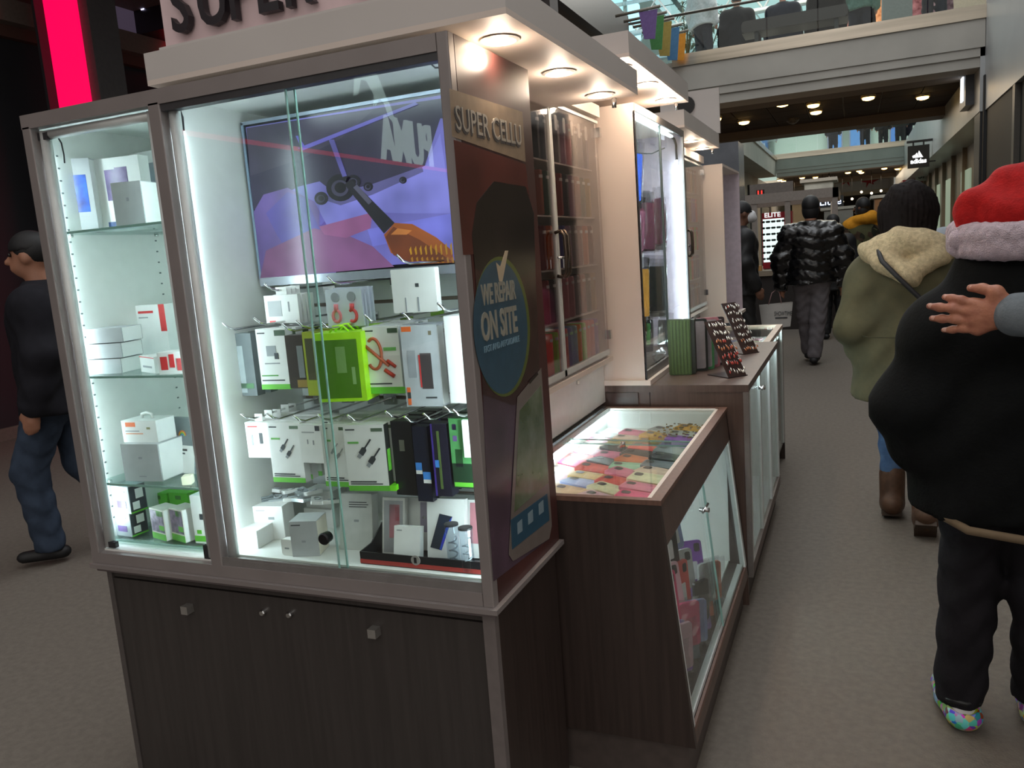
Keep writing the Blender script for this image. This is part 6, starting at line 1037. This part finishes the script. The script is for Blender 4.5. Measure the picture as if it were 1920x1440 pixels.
# clothes and goods in the upper shop
random.seed(4)
for k, (u, cc, nm) in enumerate(((1592, (120, 60, 50), 'rust red'), (1624, (60, 120, 110), 'teal'), (1650, (190, 110, 60), 'orange'), (1680, (120, 30, 40), 'dark red'), (1724, (90, 30, 36), 'maroon'), (1768, (60, 36, 44), 'plum'))):
    p = W(u, 20, 'y', 17.4); th = thing('garment', nm + ' garment hanging in the upper shop behind the glass railing', 'clothes', (p[0], 17.4, 4.5)); m = MB(); m.ext([(-.2, .1), (.2, .1), (.14, 1.2), (.05, 1.3), (-.05, 1.3), (-.14, 1.2)], -.06, .06, mat(cc, .8, var=.3, sc=9, c2=tuple(min(255, c + 70) for c in cc)), 'y'); m.build('cloth', th); m = MB(); m.tube([(-.13, 0, 1.22), (0, 0, 1.34), (.13, 0, 1.22)], .01, CHROME, 5); m.build('hanger', th)
m = MB(); m.box(.5, 3.4, 18.2, 18.4, 4.32, 7, mat((150, 140, 126), .8)); m.box(.6, 1.2, 18.15, 18.2, 4.9, 5.3, mat((170, 70, 60), .6)); struct('wall_back', m)
# sunglasses kiosk
YK = 13.6
def pk(u, v): return W(u, v, 'y', YK)
a, b = pk(1428, 400), pk(1474, 500)
th = thing('sunglasses_display', 'tall red framed ELITE sunglasses display with a glowing white panel', 'display', ((a[0] + b[0]) / 2, YK, .95), world=True); RDm = mat((158, 24, 40), .4)
m = MB(); m.box(a[0], b[0] + .1, YK, YK + .3, .93, a[2], RDm); m.build('frame', th)
m = MB(); x0, z0 = pk(1432, 488)[0], pk(1432, 492)[2]; x1, z1 = pk(1470, 410)[0], pk(1450, 410)[2]; m.box(x0, x1, YK - .01, YK, z0, z1, mat((225, 250, 245), em=1.05)); m.build('lit_panel', th)
m = MB(); q = pk(1433, 408); m.text('ELITE', TX(q[0], YK - .012, q[2]), .098, mat((235, 235, 235), em=.9), off=.003, sx=1.08); m.build('letters', th)
gl_ = MB(); w0 = .07
for sx in (-1, 1): gl_.ell((sx * .028, -.012, 0), (.024, .008, .018), mat((30, 34, 34), .15), 8)
gl_.box(-.008, .008, -.014, -.008, .004, .008, DARK)
g0 = None
for r in range(7):
    for c in range(4):
        x, z = x0 + (x1 - x0) * (c + .5) / 4, z0 + (z1 - z0) * (r + .55) / 7; lab = 'dark sunglasses on the lit ELITE display, %s row from the bottom, %s from the left' % (ordn[r], ordn[c])
        if g0 is None: g0 = gl_.build('sunglasses', label=lab, cat='sunglasses', group='sunglasses on the ELITE display', loc=(0, 0, 0)); o = g0
        else: o = g0.copy(); C.objects.link(o); o['label'] = lab
        o.location = (x, YK - .014, z)
a, b = pk(1380, 497), pk(1460, 500); m = MB(); m.box(-2.2, -.2, YK - .6, YK + 1.5, .84, .92, mat((150, 136, 118), .5)); m.box(-2.15, -.25, YK - .55, YK + 1.45, 0, .84, mat((50, 44, 42), .5)); m.build('kiosk_counter', label='dark counter with a pale top under the ELITE display', cat='counter', loc=(-1.2, YK + .4, 0))
kk_ = thing('kiosk_canopy', 'pale canopy frame on posts around the ELITE sunglasses display', 'canopy', (-1.2, YK + .4, .92), world=True); PF = mat((150, 140, 132), .6)
z = pk(1450, 372)[2]; m = MB(); m.box(-2.2, -.2, YK - .5, YK - .42, z - .08, z + .06, PF); m.box(-2.2, -.2, YK + 1.4, YK + 1.48, z - .08, z + .06, PF); m.box(-2.2, -2.12, YK - .5, YK + 1.4, z - .08, z + .06, PF); m.box(-.28, -.2, YK - .5, YK + 1.4, z - .08, z + .06, PF); m.build('top_frame', kk_)
for x in (pk(1421, 400)[0], pk(1481, 400)[0], -.25): m = MB(); m.box(x - .04, x + .04, YK - .49, YK - .43, .92, z - .08, PF); m.build('post', kk_)
q = pk(1427, 364); m = MB(); m.box(q[0] - .14, q[0] + .5, YK - .3, YK - .26, q[2] - .05, q[2] + .14, mat((120, 112, 106), .6)); m.box(q[0] - .04, q[0] + .08, YK - .31, YK - .30, q[2] - .03, q[2] + .05, mat((20, 16, 16), .4)); m.box(q[0] - .02, q[0] + .0, YK - .315, YK - .31, q[2] - .02, q[2] + .04, mat((255, 50, 40), em=1.6)); m.box(q[0] + .03, q[0] + .05, YK - .315, YK - .31, q[2] - .02, q[2] + .04, mat((255, 50, 40), em=1.6)); m.build('kiosk_sign', label='grey header box with two small red lit marks above the ELITE display', cat='sign', loc=(q[0], YK - .28, q[2] - .05))
q = pk(1425, 492); m = MB(); m.box(q[0] - .07, q[0] + .07, YK - .5, YK - .35, .921, 1.0, mat((190, 140, 80), .5)); m.build('brown_box', label='small tan box on the counter before the ELITE display', cat='box', loc=(q[0], YK - .4, .921))
q = pk(1444, 490); m = MB(); m.lathe([(.05, 0), (.055, .08), (.04, .14), (.045, .26), (.03, .27)], (0, 0, 0), BLACK, 12); o = m.build('speaker', label='black bottle shaped object on the counter before the ELITE display', cat='bottle', loc=(q[0], YK - .42, .921))
q = W(1555, 378, 'y', 33.4); m = MB(); m.box(q[0] - .5, q[0] + .5, 33.4, 33.5, q[2] - .25, q[2] + .2, DARK); m.tube([(q[0], 33.45, q[2]), (q[0], 33.45, 3.70)], .02, DARK, 5); m.text('Little', TX(q[0] - .36, 33.38, q[2] - .12), .38, mat((210, 225, 255), em=2.5)); m.build('lit_sign', label='small dark sign with blue white lit script in the far mall', cat='sign', loc=(q[0], 33.4, q[2] - .25))
# white kiosk boxes and far stalls
for k, (u0, u1, v0, v1, y, cc, lb) in enumerate(((1508, 1562, 343, 364, 22, (176, 176, 170), 'white tilted sign boards above the far kiosks'), (1485, 1520, 380, 470, 18, (150, 140, 120), 'beige stall beyond the puffer jacket man'), (1545, 1600, 395, 470, 26, (130, 128, 124), 'grey glass stall with goods in the distance'), (1640, 1700, 372, 395, 24, (140, 96, 60), 'brown wooden fascia far away behind the parka woman'))):
    a, b = W(u0, v0, 'y', y), W(u1, v1, 'y', y); m = MB(); z0_ = b[2] if k in (0, 3) else 0; m.box(a[0], b[0], y, y + 1.2, z0_, a[2], mat(cc, .6, var=.15, sc=2)); m.box(a[0] - .1, b[0] + .1, y - .05, y + 1.3, a[2], a[2] + .08, mat((170, 164, 156), .6)); [m.box(x_, x_ + .06, y, y + .06, 0, z0_, PF) for x_ in (a[0], b[0] - .06)] if z0_ else 0; m.build('far_stall', label=lb, cat='stall', loc=((a[0] + b[0]) / 2, y + .5, z0_))
random.seed(6)
for k in range(8):
    x, y = random.uniform(.45, 1.1), 17 + k * 2.2; nm_, c_ = (('black', (34, 34, 40)), ('brown', (80, 64, 52)), ('wine red', (96, 40, 44)), ('navy blue', (40, 48, 80)), ('grey', (110, 110, 112)), ('tan', (140, 116, 84)), ('olive', (76, 78, 56)), ('blue', (60, 84, 130)))[k]; p = person('distant shopper in a %s coat down the corridor' % nm_, (x, y, 0), random.choice([0, 3.1]), random.uniform(1.6, 1.8), .04, hair=cap_hair, hairm=BLK, top=mat(c_, .8), topm='coat', hem=.75, thick=.05, pants=BLK, group='distant shoppers')
for k in range(10):
    x, y = -2.2 + k * .36, random.uniform(34.5, 37.5); th = thing('stall_lamp', 'small bright hanging lamp far down the corridor, %s from the left' % ordn[k], 'lamp', (x, y, random.uniform(2.5, 3.0)), group='small lamps over the far stalls'); m = MB(); m.ell((0, 0, 0), (.05, .05, .05), mat((255, 235, 200), em=4), 6); m.build('bulb', th); m = MB(); m.tube([(0, 0, .04), (0, 0, 3.69 - th.location[2])], .01, DARK, 4); m.build('cord', th)
for o in S.objects:
    if '_w' in o: del o['_w']
